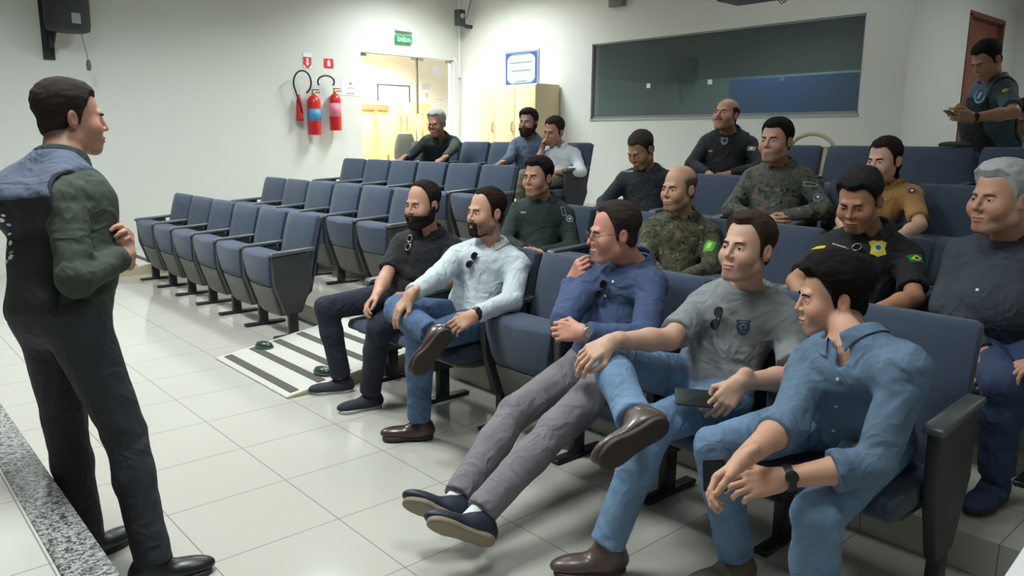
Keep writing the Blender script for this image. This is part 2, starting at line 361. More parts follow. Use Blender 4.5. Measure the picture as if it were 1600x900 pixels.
for k, (q0, q1) in enumerate([((676, 103), (689, 118)), ((662, 100), (667, 110)), ((659, 130), (672, 140)), ((680, 155), (694, 156.5)), ((664, 145), (669, 152))]):
    p0, p1 = PX(q0[0], q0[1], XL-.062), PX(q1[0], q1[1], XL-.062)
    lab = ['grey square sheet taped high on the right glass leaf', 'small grey slip taped at the top of the right glass leaf', 'grey sheet taped mid height on the right glass leaf', 'thin dark strip taped on the right glass leaf', 'small grey slip taped lowest on the right glass leaf'][k]
    props(MB().box(XL-.0635, XL-.061, p0[1], p1[1], p1[2], p0[2]).build('taped_sheet', mat('grey_paper', (178, 178, 176), .8)), lab, 'paper', 'sheets taped to the glass door')
p0, p1 = PX(533, 124, XL+.004), PX(562, 150, XL+.004)
t = thing('wall_notice', 'white paper notice taped to the wall left of the glass door', 'paper', (XL+.002, (p0[1]+p1[1])/2, (p0[2]+p1[2])/2)); wy = (p1[1]-p0[1])/2; wz = (p0[2]-p1[2])/2
MB().box(0, .003, -wy, wy, -wz, wz).build('sheet', paper, t)
MB().box(.003, .004, -.02, .02, .04, .08).box(.003, .004, -.07, .07, -.09, -.075).box(.003, .004, -.05, .06, -.01, 0).build('printed_line', MATS['faint_print'], t)
# desk, office chair and printer in the corridor
t = thing('office_chair', 'grey office chair with rounded back seen through the glass door', 'chair', (-11.55, float(PX(622, 262, -11.55)[1])+.12, .571))
MB().loft([[(.05+y_, x_*(1-.35*abs(z_)**2), .75+.33*z_) for x_, y_ in ((-.24, 0), (-.2, -.05), (.2, -.05), (.24, 0), (.2, .03), (-.2, .03))] for z_ in (-1, -.6, 0, .6, 1)]).build('backrest', mat('office_grey', (66, 70, 64), .8), t, bevel=.02)
MB().box(-.05, .42, -.24, .24, .42, .5).build('seat', MATS['office_grey'], t, bevel=.03)
MB().tube([(.2, 0, .1), (.2, 0, .42)], .025).build('post', steel, t)
fb = MB()
for k in range(5): fb.tube([(.2, 0, .1), (.2+.28*math.cos(k*1.2566), .28*math.sin(k*1.2566), .04)], .02)
fb.build('foot', MATS['dark_strip'], t)
q = PX(590, 230, -11.75)+np.array([0, -.35, 0])
t = thing('desk', 'small pale wooden desk seen low behind the glass door', 'desk', (q[0], q[1], .57))
MB().box(-.25, .25, -.55, .75, .70, .73).build('tabletop', cream, t, bevel=.004)
for sx in (-.22, .22):
    for sy in (-.5, .7): MB().box(sx-.02, sx+.02, sy-.02, sy+.02, 0, .70).build('leg', cream, t)
t = thing('desk_phone', 'white and black telephone on the desk behind the glass door', 'telephone', (q[0], q[1]-.25, 1.30))
MB().prism([(-.12, 0), (.12, 0), (.1, .12), (-.02, .2), (-.12, .2)], -.12, .12).build('body', paper, t, bevel=.01)
MB().tube([(0, -.13, .22), (0, 0, .25), (0, .1, .22)], .025).build('handset', mat('black_plastic', (34, 35, 38), .45), t)

# ------------------------------------------------------------------ ramps with non-slip strips
rampm = mat('ramp_board', (188, 187, 179), .45, var=.04, vscale=3); stripm = mat('nonslip_strip', (84, 78, 76), .95, bump=.3, bscale=400)
rampside = mat('ramp_side', (176, 164, 136), .7)
def ramp(x0, x1, y0, y1, z0, z1, label):
    t = thing('ramp', label, 'ramp', ((x0+x1)/2, y0, z0), 0, 'striped ramps in the aisles'); wx = (x1-x0)/2; L = y1-y0; dz = z1-z0
    MB().prism([(0, .001), (L, .001), (L, dz+.004), (0, .012)], -wx, wx).build('board', rampm, t)
    MB().prism([(0.004, .001), (L, .001), (L, dz-.004), (0.004, .006)], wx+.0005, wx+.006).build('side_panel', rampside, t)
    n = 5
    for k in range(n):
        a = .045 + k*(L-.1)/n; s = (dz-.008)/L; zf = lambda yy: .012+s*yy+.0012
        MB().add([(-wx+.04, a, zf(a)), (wx-.04, a, zf(a)), (wx-.04, a+.055, zf(a+.055)), (-wx+.04, a+.055, zf(a+.055)),
                  (-wx+.04, a, zf(a)+.003), (wx-.04, a, zf(a)+.003), (wx-.04, a+.055, zf(a+.055)+.003), (-wx+.04, a+.055, zf(a+.055)+.003)],
                 [(0, 3, 2, 1), (4, 5, 6, 7), (0, 1, 5, 4), (1, 2, 6, 5), (2, 3, 7, 6), (3, 0, 4, 7)]).build('nonslip_strip', stripm, t)
    return t
ramp(-5.34, -4.22, 1.95, 2.97, 0, .152, 'white ramp with dark non-slip strips in the middle aisle')
ramp(-10.35, -9.3, 1.95, 2.97, 0, .152, 'white ramp with dark strips beside the left wall')
ramp(-5.34, -4.22, 3.3, 4.03, .151, .362, 'white striped ramp up to the third row in the middle aisle')
for px, py, lab, r in ((413, 540, 'dark green glossy oval cap lying upper left on the striped ramp', .35), (505, 580, 'dark green glossy oval cap beside the black trouser leg on the ramp', .2)):
    q = PZ(px, py, .06 if px < 450 else .05); zr = .012 + (.144/1.02)*(q[1]-1.95)
    q = PZ(px, py, zr+.012)
    t = thing('oval_cap', lab, 'cap', (q[0], q[1], zr+.005), r, 'oval caps on the ramp')
    rings = []
    for rr, zz in ((1, 0), (1.0, .014), (.86, .028), (.5, .036), (.05, .038)):
        rings.append([(.075*rr*math.cos(k*math.pi/12), .042*rr*math.sin(k*math.pi/12), zz) for k in range(24)])
    MB().loft(rings).build('shell', mat('green_black_gloss', (44, 62, 56), .25), t, smooth=True)
    MB().loft([[(.082*math.cos(k*math.pi/12), .048*math.sin(k*math.pi/12), zz) for k in range(24)] for zz in (-.004, .006)]).build('rim', mat('cap_rim', (92, 104, 98), .4), t)

# ------------------------------------------------------------------ wall fittings
red = mat('extinguisher_red', (196, 38, 40), .3); blackr = mat('rubber_black', (30, 30, 32), .6); brass = mat('valve_brass', (190, 160, 90), .35, metal=.6)
def extinguisher(px, top, bot, rr, label, labelc, stripe, hose_pts):
    c = PX(px, (top+bot)/2, XL+.12); zt = PX(px, top, XL+.12)[2]; zb = PX(px, bot, XL+.12)[2]; H = zt-zb
    t = thing('fire_extinguisher', label, 'fire extinguisher', (XL+.12, c[1], zb), 0, 'fire extinguishers on the left wall')
    MB().lathe([(rr*.9, 0), (rr, .02), (rr, H*.74), (rr*.92, H*.82), (rr*.6, H*.89), (rr*.3, H*.92), (.001, H*.92)], 28).build('cylinder', red, t, smooth=True)
    MB().lathe([(rr*1.012, H*stripe[0]), (rr*1.012, H*stripe[1])], 28).build('label', mat('ext_label_%d' % labelc[0], labelc, .5), t, smooth=True)
    MB().lathe([(rr*.3, H*.9), (rr*.3, H*.97), (rr*.22, H)], 16).build('valve', brass, t, smooth=True)
    MB().box(-.012, .012, -.01, .10, H*.97, H*.99).box(-.01, .01, -.01, .09, H*1.03, H*1.05).tube([(0, -.005, H*.95), (0, -.02, H*1.04)], .008).build('handle', blackr, t, bevel=.003)
    MB().tube(hose_pts, .012, 10).build('hose', blackr, t, smooth=True)
    MB().box(-.11, -.075, -.03, .03, H*.7, H*.86).build('wall_bracket', steel, t)
    return t
def arc(cy, cz, ry, rz, a0, a1, x=.0, n=18): return [(x+.03*math.sin(i*math.pi/n), cy+ry*math.cos(math.radians(a0+(a1-a0)*i/n)), cz+rz*math.sin(math.radians(a0+(a1-a0)*i/n))) for i in range(n+1)]
extinguisher(491, 143, 211, .095, 'red fire extinguisher with blue and white label, hose looped above', (70, 140, 190), (.33, .6),
             arc(-.17, .72, .13, .16, -60, 200) + [(0, -.24, .5), (0, -.18, .30)])
extinguisher(524, 141, 204, .085, 'red fire extinguisher with pink label nearer the glass door', (224, 130, 150), (.35, .68),
             arc(-.14, .68, .13, .085, -30, 215))
q = PX(475, 165, XL+.1)
t = thing('extinguisher_horn', 'red discharge horn beside the left fire extinguisher', 'nozzle', (XL+.075, q[1]-.06, q[2]-.15))
MB().lathe([(.055, -.06), (.05, 0), (.042, .2), (.02, .27), (.02, .30)], 18).build('horn', red, t, smooth=True)
def wsign(name, q0, q1, label, cat, fn, x=XL+.003, group=None):
    p0, p1 = PX(q0[0], q0[1], x), PX(q1[0], q1[1], x)
    t = thing(name, label, cat, (x, (p0[1]+p1[1])/2, (p0[2]+p1[2])/2), 0, group); fn(t, (p1[1]-p0[1])/2, (p0[2]-p1[2])/2); return t
redp = mat('sign_red', (214, 40, 52), .5); whitep = mat('sign_white', (236, 238, 236), .5)
def s1(t, wy, wz):
    MB().box(0, .004, -wy, wy, -wz, wz).build('plate', whitep, t)
    MB().prism([(-wy*.95, wz*.45), (wy*.95, wz*.45), (wy*.95, -wz*.45), (wy*.35, -wz*.95), (-wy*.35, -wz*.95), (-wy*.95, -wz*.45)], .004, .006).build('red_field', redp, t)
    MB().box(.006, .008, -wy*.25, wy*.25, -wz*.3, wz*.3).prism([(-wy*.5, -wz*.2), (wy*.5, -wz*.2), (0, -wz*.75)], .006, .008).build('white_arrow', whitep, t)
wsign('extinguisher_sign', (473, 82), (487, 107), 'white sign with red arrow shield above the left extinguisher', 'sign', s1, group='extinguisher signs')
def s2(t, wy, wz):
    MB().box(0, .004, -wy, wy, -wz, wz).build('plate', redp, t)
    MB().box(.004, .006, -wy*.3, wy*.3, -wz*.6, wz*.45).box(.004, .006, -wy*.12, wy*.12, wz*.45, wz*.7).build('white_symbol', whitep, t)
wsign('extinguisher_sign', (506, 91), (521, 107), 'square red sign with white extinguisher symbol on the wall', 'sign', s2, group='extinguisher signs')
def s3(t, wy, wz):
    MB().box(0, .03, -wy, wy, -wz, wz).build('plate', mat('exit_green', (20, 150, 92), .45, emit=.25), t, bevel=.004)
    text_mesh('lettering', 'SAÍDA', wz*1.5, mat('exit_white', (225, 245, 235), .5, emit=.15), (.031, 0, -.01), (math.pi/2, 0, math.pi/2), t, bold=.0012)
wsign('exit_sign', (617, 54), (642, 69), 'green exit sign with white letters above the glass door', 'sign', s3, x=XL+.02)
q = PX(632, 47, XL+.05)
t = thing('emergency_light', 'small white emergency light fixed above the green exit sign', 'light', (XL+.002, q[1], q[2]))
MB().box(0, .07, -.15, .15, -.02, .02).build('housing', whitep, t, bevel=.01); MB().prism([(-.1, .02), (.12, .02), (.12, .05)], .01, .05).build('lamp_head', whitep, t, bevel=.005)

# loudspeaker at the upper left
q = PX(102, 0, XL+.28)
t = thing('wall_speaker', 'black loudspeaker on a bracket high on the left wall', 'speaker', (XL+.28, q[1], float(PX(102, 50, XL+.28)[2])+.21), 0)
MB().loft([[(.2*math.cos(a)*s_+(.02 if z_ > 0 else 0), .235*math.sin(a)*s_, z_) for a in np.linspace(0, 2*math.pi, 20, endpoint=False)] for s_, z_ in ((.75, -.21), (.95, -.19), (1, -.12), (1, .3), (.9, .36))]).build('cabinet', mat('speaker_black', (40, 42, 46), .55, bump=.2, bscale=200), t, smooth=True)
MB().box(.19, .205, .0, .09, -.13, -.02).build('badge', mat('badge_grey', (140, 150, 150), .4), t)
MB().box(-.28, -.26, -.22, -.1, -.5, .2).tube([(-.26, -.16, -.36), (-.1, -.14, -.32), (-.05, -.12, -.2)], .016).tube([(-.10, -.17, -.38), (-.10, -.15, -.2)], .022).build('bracket', blackr, t)
MB().tube([(0, .13, -.2), (.02, .15, -.36), (.03, .17, -.50)], .004, 6).lathe([(.02, -.62), (.028, -.56), (.016, -.5)], 12, (.03, .17, 0)).build('cable', mat('cable_grey', (96, 100, 98), .6), t)
# camera unit in the corner
q = PX(720, 28, XL+.3)
t = thing('corner_camera', 'small black camera on an arm in the room corner', 'camera', (XL+.3, q[1], q[2]))
MB().box(-.06, .06, -.09, .05, -.12, .12).build('housing', mat('camera_dark', (52, 58, 60), .5), t, bevel=.012)
MB().lathe([(.035, 0), (.04, .03), (.03, .035)], 16).build('lens', mat('lens_glass', (150, 160, 160), .1), t).matrix_local = Matrix.Translation((.06, -.03, .02)) @ Matrix.Rotation(math.pi/2, 4, 'Y')
MB().tube([(-.02, 0, -.08), (0, .12, -.12), (.02, .3, -.12), (-.02, .42, -.16)], .03).build('arm', MATS['camera_dark'], t)
MB().tube([(.02, .1, 0), (.03, .2, .35), (.03, .25, .8)], .008, 6).tube([(.1, .36, -.18), (.14, .40, .1), (.06, .3, .5), (.05, .26, .8)], .009, 6).tube([(-.05, .42, -.16), (-.1, .35, -.35), (-.16, .3, -.5)], .009, 6).build('cable', MATS['cable_grey'], t)
p0, p1 = PX(728, 45, XL+.02), PX(731, 118, XL+.02)
props(MB().box(XL+.001, XL+.04, YB-.045, YB-.001, 2.55, CEIL-.01).build('cable_duct', whitep, bevel=.004), 'white vertical cable duct in the corner behind the exit sign', 'duct')
props(MB().tube([(XL+.012, 7.98, 2.86), (XL+.012, 8.04, 2.74), (XL+.012, 8.07, 2.62)], .01, 8).build('cable_conduit', whitep, smooth=True), 'thin white conduit running from the door top to the corner duct', 'conduit')
# framed plaque
p0, p1 = P(789, 84, YB-.02), P(841, 132, YB-.02)
t = thing('certificate_plaque', 'blue bordered certificate plaque hanging above the cream cabinet', 'plaque', ((p0[0]+p1[0])/2, YB-.002, (p0[2]+p1[2])/2+.0)); wx = abs(p1[0]-p0[0])/2; wz = abs(p0[2]-p1[2])/2+.02
MB().box(-wx, wx, -.02, 0, -wz, wz).build('frame', mat('plaque_frame', (176, 184, 196), .3, metal=.4), t, bevel=.006)
MB().box(-wx+.03, wx-.03, -.024, -.02, -wz+.03, wz-.03).build('border', mat('plaque_blue', (58, 84, 160), .5), t)
MB().loft([[((wx-.07)*max(-1, min(1, 1.25*math.cos(a))), y_, (wz-.06)*max(-1, min(1, 1.25*math.sin(a)))) for a in np.linspace(0, 2*math.pi, 32, endpoint=False)] for y_ in (-.024, -.027)]).build('sheet', mat('plaque_sheet', (196, 226, 220), .5), t)
pl = MB()
for k, (a, z_) in enumerate([(.22, .16), (.30, .07), (.26, -.02), (.16, -.14)]): pl.box(-a*wx*2.2, a*wx*2.2, -.029, -.027, z_*1.3-.012, z_*1.3+.012)
pl.build('engraved_line', mat('plaque_print', (120, 150, 150), .6), t)
# junction box and projector shadowed shapes at the top
q = P(964, 4, YB-.05); props(MB().box(q[0]-.12, q[0]+.12, YB-.09, YB-.001, q[2]-.05, q[2]+.3).build('junction_box', mat('box_grey', (112, 114, 108), .6), bevel=.01), 'grey box fixed on the back wall at the top edge', 'box')
q = P(1175, 0, 6.6)
t = thing('ceiling_projector', 'dark projector with hanging cables at the top of the picture', 'projector', (q[0], 6.6, q[2]-.02))
MB().box(-.27, .27, -.18, .18, .015, .15).build('housing', mat('proj_dark', (60, 62, 64), .5), t, bevel=.02)
MB().tube([(0, 0, .15), (0, 0, CEIL-float(q[2])+.01)], .03).build('pole', steel, t)
MB().tube([(.27, 0, .1), (.33, .02, .05), (.3, .05, -.03), (.22, .05, .02), (.26, .02, .09)], .006, 6).tube([(.2, 0, .05), (.3, 0, -.05), (.38, .03, 0), (.3, .06, .1)], .005, 6).build('cable', blackr, t)
# cream cabinet
CX1 = -8.05; CX0 = -9.35
t = thing('cabinet', 'tall cream two door cabinet against the back wall', 'cabinet', ((CX0+CX1)/2, YB-.025, .581)); hx = (CX1-CX0)/2; HC = 2.33-.58
creamc = mat('cabinet_cream', (222, 204, 164), .5)
MB().box(-hx, hx, -.45, 0, .06, HC).build('body', creamc, t, bevel=.004)
MB().box(-hx+.02, hx-.02, -.44, -.02, 0, .06).build('plinth', mat('plinth_dark', (90, 84, 72), .6), t)
for k in range(3):
    a = -hx+2*hx*k/3+.004; b2 = -hx+2*hx*(k+1)/3-.004
    d_ = MB().box(a, b2, -.47, -.451, .08, HC-.02).build('door', creamc, t, bevel=.003)
    xx = b2-.04
    MB().tube([(xx, -.47, HC*.62), (xx, -.5, HC*.63), (xx, -.5, HC*.69), (xx, -.47, HC*.70)], .008, 8).build('handle', steel, d_, smooth=True)
# white table corner at the lower right
q = PZ(1590, 876, .75)
t = thing('side_table', 'white table whose corner shows at the lower right', 'table', (q[0]+.32, q[1]-.1, 0), math.radians(0))
v0, v1 = PZ(1568, 900, .75), PZ(1600, 852, .75)
ang = math.atan2(v1[1]-v0[1], v1[0]-v0[0]); t.location = (v1[0], v1[1], 0); t.rotation_euler = (0, 0, ang)
whitet = mat('white_laminate', (232, 234, 232), .4)
MB().box(-.5, .1, -.45, 0, .72, .75).build('tabletop', whitet, t, bevel=.004)
for sx in (-.46, .06):
    for sy in (-.41, -.04): MB().box(sx-.018, sx+.018, sy-.018, sy+.018, 0, .72).build('leg', steel, t)

# ------------------------------------------------------------------ auditorium chairs
W = .557; X0L, X0R = -8.92, -4.16
ROWY = [2.90, 3.96, 5.02, 6.08]; ROWZ = [0, .15, .36, .58]
fab = mat('blue_fabric', (60, 72, 93), .9, bump=.5, bscale=500, var=.06, vscale=60, sheen=.15)
shell = mat('seat_shell', (84, 86, 80), .45, bump=.1, bscale=200); dark = mat('panel_dark', (46, 50, 52), .5, bump=.15, bscale=300); arm_m = mat('armrest_plastic', (84, 90, 92), .33)
metalb = mat('black_steel', (26, 28, 32), .4)
def panel_parts(par, x):
    MB().prism([(-.395, .655), (-.095, .675), (-.06, .43), (-.165, .19), (-.305, .19), (-.35, .33), (-.385, .43)], x-.022, x+.022).build('side_panel', dark, par, bevel=.008)
    MB().prism([(-.41, .652), (-.05, .678), (-.03, .705), (-.39, .685), (-.412, .672)], x-.033, x+.033).build('armrest', arm_m, par, bevel=.008, seg=3)
    l = MB().box(x-.022, x+.022, -.275, -.20, .02, .20).build('leg', metalb, par, bevel=.004)
    MB().box(x-.03, x+.03, -.40, -.05, 0.001, .024).build('foot', metalb, l, bevel=.008)
def chair(folded, label='auditorium chair'):
    t = thing('auditorium_chair', label, 'chair'); w = .252
    rings = []
    for z, yc, hw in ((.36, -.135, .235), (.40, -.13, w), (.62, -.085, w), (.84, -.03, w), (.925, -.005, w-.004), (.945, .01, w-.02)):
        th = .07 if .36 < z < .94 else .04
        rings.append([(-hw, yc+.018, z), (-hw*.5, yc-.002, z), (0, yc+.003, z), (hw*.5, yc-.002, z), (hw, yc+.018, z), (hw, yc+th, z), (0, yc+th+.015, z), (-hw, yc+th, z)])
    MB().loft(rings).build('backrest', fab, t, bevel=.006)
    rings = []
    for z, yc in ((.30, -.115), (.34, -.07), (.6, -.01), (.86, .045), (.93, .06)):
        hw = w-.012
        rings.append([(-hw, yc+.012, z), (hw, yc+.012, z), (hw, yc+.03, z), (0, yc+.05, z), (-hw, yc+.03, z)])
    MB().loft(rings).build('back_shell', dark, t, bevel=.006)
    if folded:
        s = MB().loft([[(-a, f0, z), (0, f0-dip, z-sag), (a, f0, z), (a, b0, z), (-a, b0, z)] for z, f0, b0, a, dip, sag in
                       ((.40, -.372, -.20, .190, .01, 0), (.45, -.388, -.20, .205, .012, 0), (.56, -.40, -.20, .235, .014, 0), (.645, -.402, -.22, .252, .012, .012), (.668, -.38, -.25, .248, 0, .012))]).build('seat', fab, t, bevel=.008)
        MB().loft([[(-a, f0, z), (0, f0-.008, z), (a, f0, z), (a, b0, z), (-a, b0, z)] for z, f0, b0, a in
                   ((.15, -.285, -.235, .16), (.19, -.31, -.21, .18), (.30, -.345, -.2, .185), (.397, -.374, -.2, .193))]).build('seat_shell', shell, t, bevel=.008)
        MB().box(-.006, .006, -.36, -.35, .30, .31).build('bolt', steel, t)
    else:
        MB().loft([[(-a, y, z0), (-a, y, z1), (0, y, z1+.012), (a, y, z1), (a, y, z0)] for y, a, z0, z1 in
                   ((-.58, .235, .41, .43), (-.56, .243, .395, .455), (-.40, .245, .39, .47), (-.18, .245, .39, .46), (-.15, .24, .40, .44))]).build('seat', fab, t, bevel=.01)
        MB().loft([[(-a, y, z0), (-a, y, .392), (a, y, .392), (a, y, z0)] for y, a, z0 in ((-.52, .22, .37), (-.40, .22, .34), (-.2, .22, .335), (-.16, .2, .36))]).build('seat_shell', shell, t, bevel=.008)
    panel_parts(t, -W/2)
    return t
proto = {True: chair(True), False: chair(False)}
ends = {k: copy_tree(v) for k, v in proto.items()}
for e in ends.values(): panel_parts(e, W/2)
used = set()
def place(key, src, x, y, z, label, group):
    o = src if key not in used else copy_tree(src); used.add(key)
    o.location = (x, y, z); o['label'] = label; o['group'] = group; return o
ordn = ['first', 'second', 'third', 'fourth', 'fifth', 'sixth']; rown = ['front', 'second', 'third', 'back']
OCC = {(0, 'R'): {0, 1, 3, 4, 5}, (1, 'R'): {0, 2, 4, 5}, (2, 'R'): {0, 2, 3}, (3, 'R'): {0}, (3, 'L'): {1, 4, 5}}
WHO = {(0, 'R', 0): 'under the bearded man in the black polo', (0, 'R', 1): 'under the man in the white shirt', (0, 'R', 3): 'under the man in glasses and blue shirt',
       (0, 'R', 4): 'under the man in the grey t-shirt', (0, 'R', 5): 'with grey end panel under the man in denim shirt',
       (1, 'R', 0): 'under the officer in dark green behind the white shirt', (1, 'R', 2): 'under the smiling man in camouflage', (1, 'R', 4): 'under the man in black police polo',
       (1, 'R', 5): 'under the grey haired man', (2, 'R', 0): 'under the dark uniformed man looking down', (2, 'R', 2): 'under the dark haired man in green camouflage',
       (2, 'R', 3): 'under the woman in the tan uniform shirt', (3, 'R', 0): 'under the bald policeman in the back row', (3, 'L', 1): 'under the white haired man in the back row',
       (3, 'L', 4): 'under the bearded man in the grey blue shirt', (3, 'L', 5): 'under the man in white resting his chin'}
for r in range(4):
    for blk, x0 in (('L', X0L), ('R', X0R)):
        for i in range(6):
            occ = i in OCC.get((r, blk), ()); end = i == 5
            if occ: lab = 'blue auditorium chair %s' % WHO[(r, blk, i)]
            else: lab = 'empty folded blue chair, %s from the left in the %s row of the %s block' % (ordn[i], rown[r], 'left' if blk == 'L' else 'right')
            place((not occ, end), (ends if end else proto)[not occ], x0+W*(i+.5), ROWY[r], ROWZ[r]+.001, lab,
                  'blue auditorium chairs of the %s row, %s block' % (rown[r], 'left' if blk == 'L' else 'right'))
# beige plastic chair by the back wall
q = P(1266, 209, 7.35)
t = thing('plastic_chair', 'beige chair with rounded hoop back behind the back row', 'chair', (q[0], 7.3, .581))
beige = mat('beige_plastic', (176, 168, 138), .5)
zt = float(q[2])-.58
arcp = [(-.25, .03, .42)] + [(.25*-math.cos(a), .1, zt-.2+.2*math.sin(a)) for a in np.linspace(0, math.pi, 12)] + [(.25, .03, .42)]
MB().tube(arcp, .022, 8).build('back_frame', beige, t, smooth=True)
MB().loft([[(-.22, .055+z_*.09, .5+z_*(zt-.55)), (.22, .055+z_*.09, .5+z_*(zt-.55)), (.22, .07+z_*.09, .5+z_*(zt-.55)), (-.22, .07+z_*.09, .5+z_*(zt-.55))] for z_ in (.3, .6, .85)]).build('backrest', beige, t, bevel=.005)
MB().box(-.24, .24, -.38, .06, .40, .43).build('seat', beige, t, bevel=.012)
for sx in (-1, 1):
    for sy in (-.34, .03): MB().tube([(sx*.21, sy, .41), (sx*.24, sy*1.08, 0)], .018, 8).build('leg', beige, t, smooth=True)
q = P(1490, 226, 6.10)
props(MB().loft([[(q[0]+.115*s_*math.cos(a), 6.12+.05*s_*math.sin(a), 1.527+z_) for a in np.linspace(0, 2*math.pi, 20, endpoint=False)] for s_, z_ in ((.9, 0), (1, .012), (.85, .028), (.4, .036))]).build('beret', mat('dark_green_cloth', (52, 66, 52), .95), smooth=True), 'dark green cloth cap lying on top of a back row chair', 'cap')

# ------------------------------------------------------------------ smooth solid modelling (distance fields turned into meshes)
A_ = lambda *v: np.array(v, float)
def nrm(v): v = np.asarray(v, float); return v/(np.linalg.norm(v)+1e-12)
def cone(a, b, ra, rb, flat=None, fs=1.0):      # tapered limb; optional flattening along one direction
    a = np.asarray(a, float); b = np.asarray(b, float); ab = b-a; L2 = ab @ ab + 1e-12
    def f(Q):
        d = Q-a; t = np.clip(d @ ab/L2, 0, 1); w = d - t[:, None]*ab
        if flat is not None: w = w + (w @ flat)[:, None]*flat*(1/fs-1)
        return np.sqrt((w*w).sum(1)) - (ra+(rb-ra)*t)
    return f
def ell(c, R, r):                               # ellipsoid: rows of R are its axes
    c = np.asarray(c, float); R = np.asarray(R, float); r = np.asarray(r, float)
    def f(Q):
        q = (Q-c) @ R.T; k0 = np.sqrt(((q/r)**2).sum(1)); k1 = np.sqrt(((q/(r*r))**2).sum(1))+1e-9
        return k0*(k0-1)/k1
    return f
def smin(a, b, k):
    h = np.clip(.5+.5*(b-a)/k, 0, 1); return b*(1-h)+a*h-k*h*(1-h)
def smax(a, b, k): return -smin(-a, -b, k)
def union(items):                               # [(fn, blend), ...]
    def f(Q):
        d = items[0][0](Q)
        for g, k in items[1:]: d = smin(d, g(Q), k)
        return d
    return f
def polygonize(fn, lo, hi, h, B=8):
    lo = np.asarray(lo, float); nb = np.maximum(1, np.ceil((np.asarray(hi, float)-lo)/h/B).astype(int)); n = nb*B
    bc = np.stack(np.meshgrid(*[np.arange(k) for k in nb], indexing='ij'), -1).reshape(-1, 3)
    dc = fn(lo + (bc*B+(B-1)/2)*h)
    D = np.repeat(np.repeat(np.repeat(dc.reshape(nb), B, 0), B, 1), B, 2).astype(np.float32)
    act = bc[np.abs(dc) < B*h*.87*1.35+.02]
    off = np.stack(np.meshgrid(*[np.arange(B)]*3, indexing='ij'), -1).reshape(-1, 3)
    for s in range(0, len(act), 400):
        idx = (act[s:s+400, None, :]*B+off[None]).reshape(-1, 3)
        D[idx[:, 0], idx[:, 1], idx[:, 2]] = fn(lo+idx*h)
    S = D < 0; C8 = np.zeros(tuple(n-1), np.int8)
    sh = [(i, j, k) for i in (0, 1) for j in (0, 1) for k in (0, 1)]
    for i, j, k in sh: C8 += S[i:n[0]-1+i, j:n[1]-1+j, k:n[2]-1+k]
    cells = np.argwhere((C8 > 0) & (C8 < 8))
    if not len(cells): return np.zeros((0, 3)), np.zeros((0, 4), int)
    idm = -np.ones(tuple(n-1), np.int32); idm[cells[:, 0], cells[:, 1], cells[:, 2]] = np.arange(len(cells))
    val = {s_: D[cells[:, 0]+s_[0], cells[:, 1]+s_[1], cells[:, 2]+s_[2]] for s_ in sh}
    acc = np.zeros((len(cells), 3)); cnt = np.zeros(len(cells))
    for ax in range(3):
        for s_ in sh:
            if s_[ax]: continue
            e = list(s_); e[ax] = 1; e = tuple(e); a, b = val[s_], val[e]; m = (a < 0) != (b < 0)
            t = np.where(m, a/np.where(m, a-b, 1), 0); p = np.tile(np.array(s_, float), (len(cells), 1)); p[:, ax] += t
            acc += p*m[:, None]; cnt += m
    V = lo+(cells+acc/cnt[:, None])*h; quads = []
    for ax in range(3):
        sl0 = [slice(None)]*3; sl1 = [slice(None)]*3; sl0[ax] = slice(0, -1); sl1[ax] = slice(1, None)
        a = S[tuple(sl0)]; b = S[tuple(sl1)]; e = np.argwhere(a != b); u, v = (ax+1) % 3, (ax+2) % 3
        e = e[(e[:, u] > 0) & (e[:, v] > 0) & (e[:, u] < n[u]-1) & (e[:, v] < n[v]-1)]
        def cell(du, dv):
            c = e.copy(); c[:, u] -= du; c[:, v] -= dv; return idm[c[:, 0], c[:, 1], c[:, 2]]
        q = np.stack([cell(1, 1), cell(0, 1), cell(0, 0), cell(1, 0)], 1)
        flip = ~a[e[:, 0], e[:, 1], e[:, 2]]; q[flip] = q[flip][:, ::-1]; quads.append(q)
    Q = np.concatenate(quads); Q = Q[(Q >= 0).all(1)]
    return V, Q
def np_mesh(name, V, Q, col=None):
    me = bpy.data.meshes.new(name); me.vertices.add(len(V)); me.vertices.foreach_set('co', np.asarray(V, np.float32).ravel())
    me.loops.add(Q.size); me.loops.foreach_set('vertex_index', Q.astype(np.int32).ravel())
    me.polygons.add(len(Q)); me.polygons.foreach_set('loop_start', np.arange(0, Q.size, Q.shape[1], dtype=np.int32))
    me.polygons.foreach_set('loop_total', np.full(len(Q), Q.shape[1], np.int32)); me.polygons.foreach_set('use_smooth', np.ones(len(Q), bool))
    me.update(calc_edges=True)
    if col is not None:
        a = me.color_attributes.new('Col', 'FLOAT_COLOR', 'POINT'); a.data.foreach_set('color', np.c_[col, np.ones(len(col))].astype(np.float32).ravel())
    return me
def noise(Q, fr, seed=0):                       # cheap smooth wavy noise, about -1..1
    a, b, c = (Q+seed*1.37).T*fr
    return (np.sin(a+1.7*np.sin(b*.7+seed))+np.sin(b*1.1+1.5*np.sin(c*.8+2*seed))+np.sin(c*.9+1.6*np.sin(a*.75+3*seed)))/3
def frame(fwd, up):
    f = nrm(fwd); r = nrm(np.cross(f, up)); u = np.cross(r, f); return np.array([r, f, u])

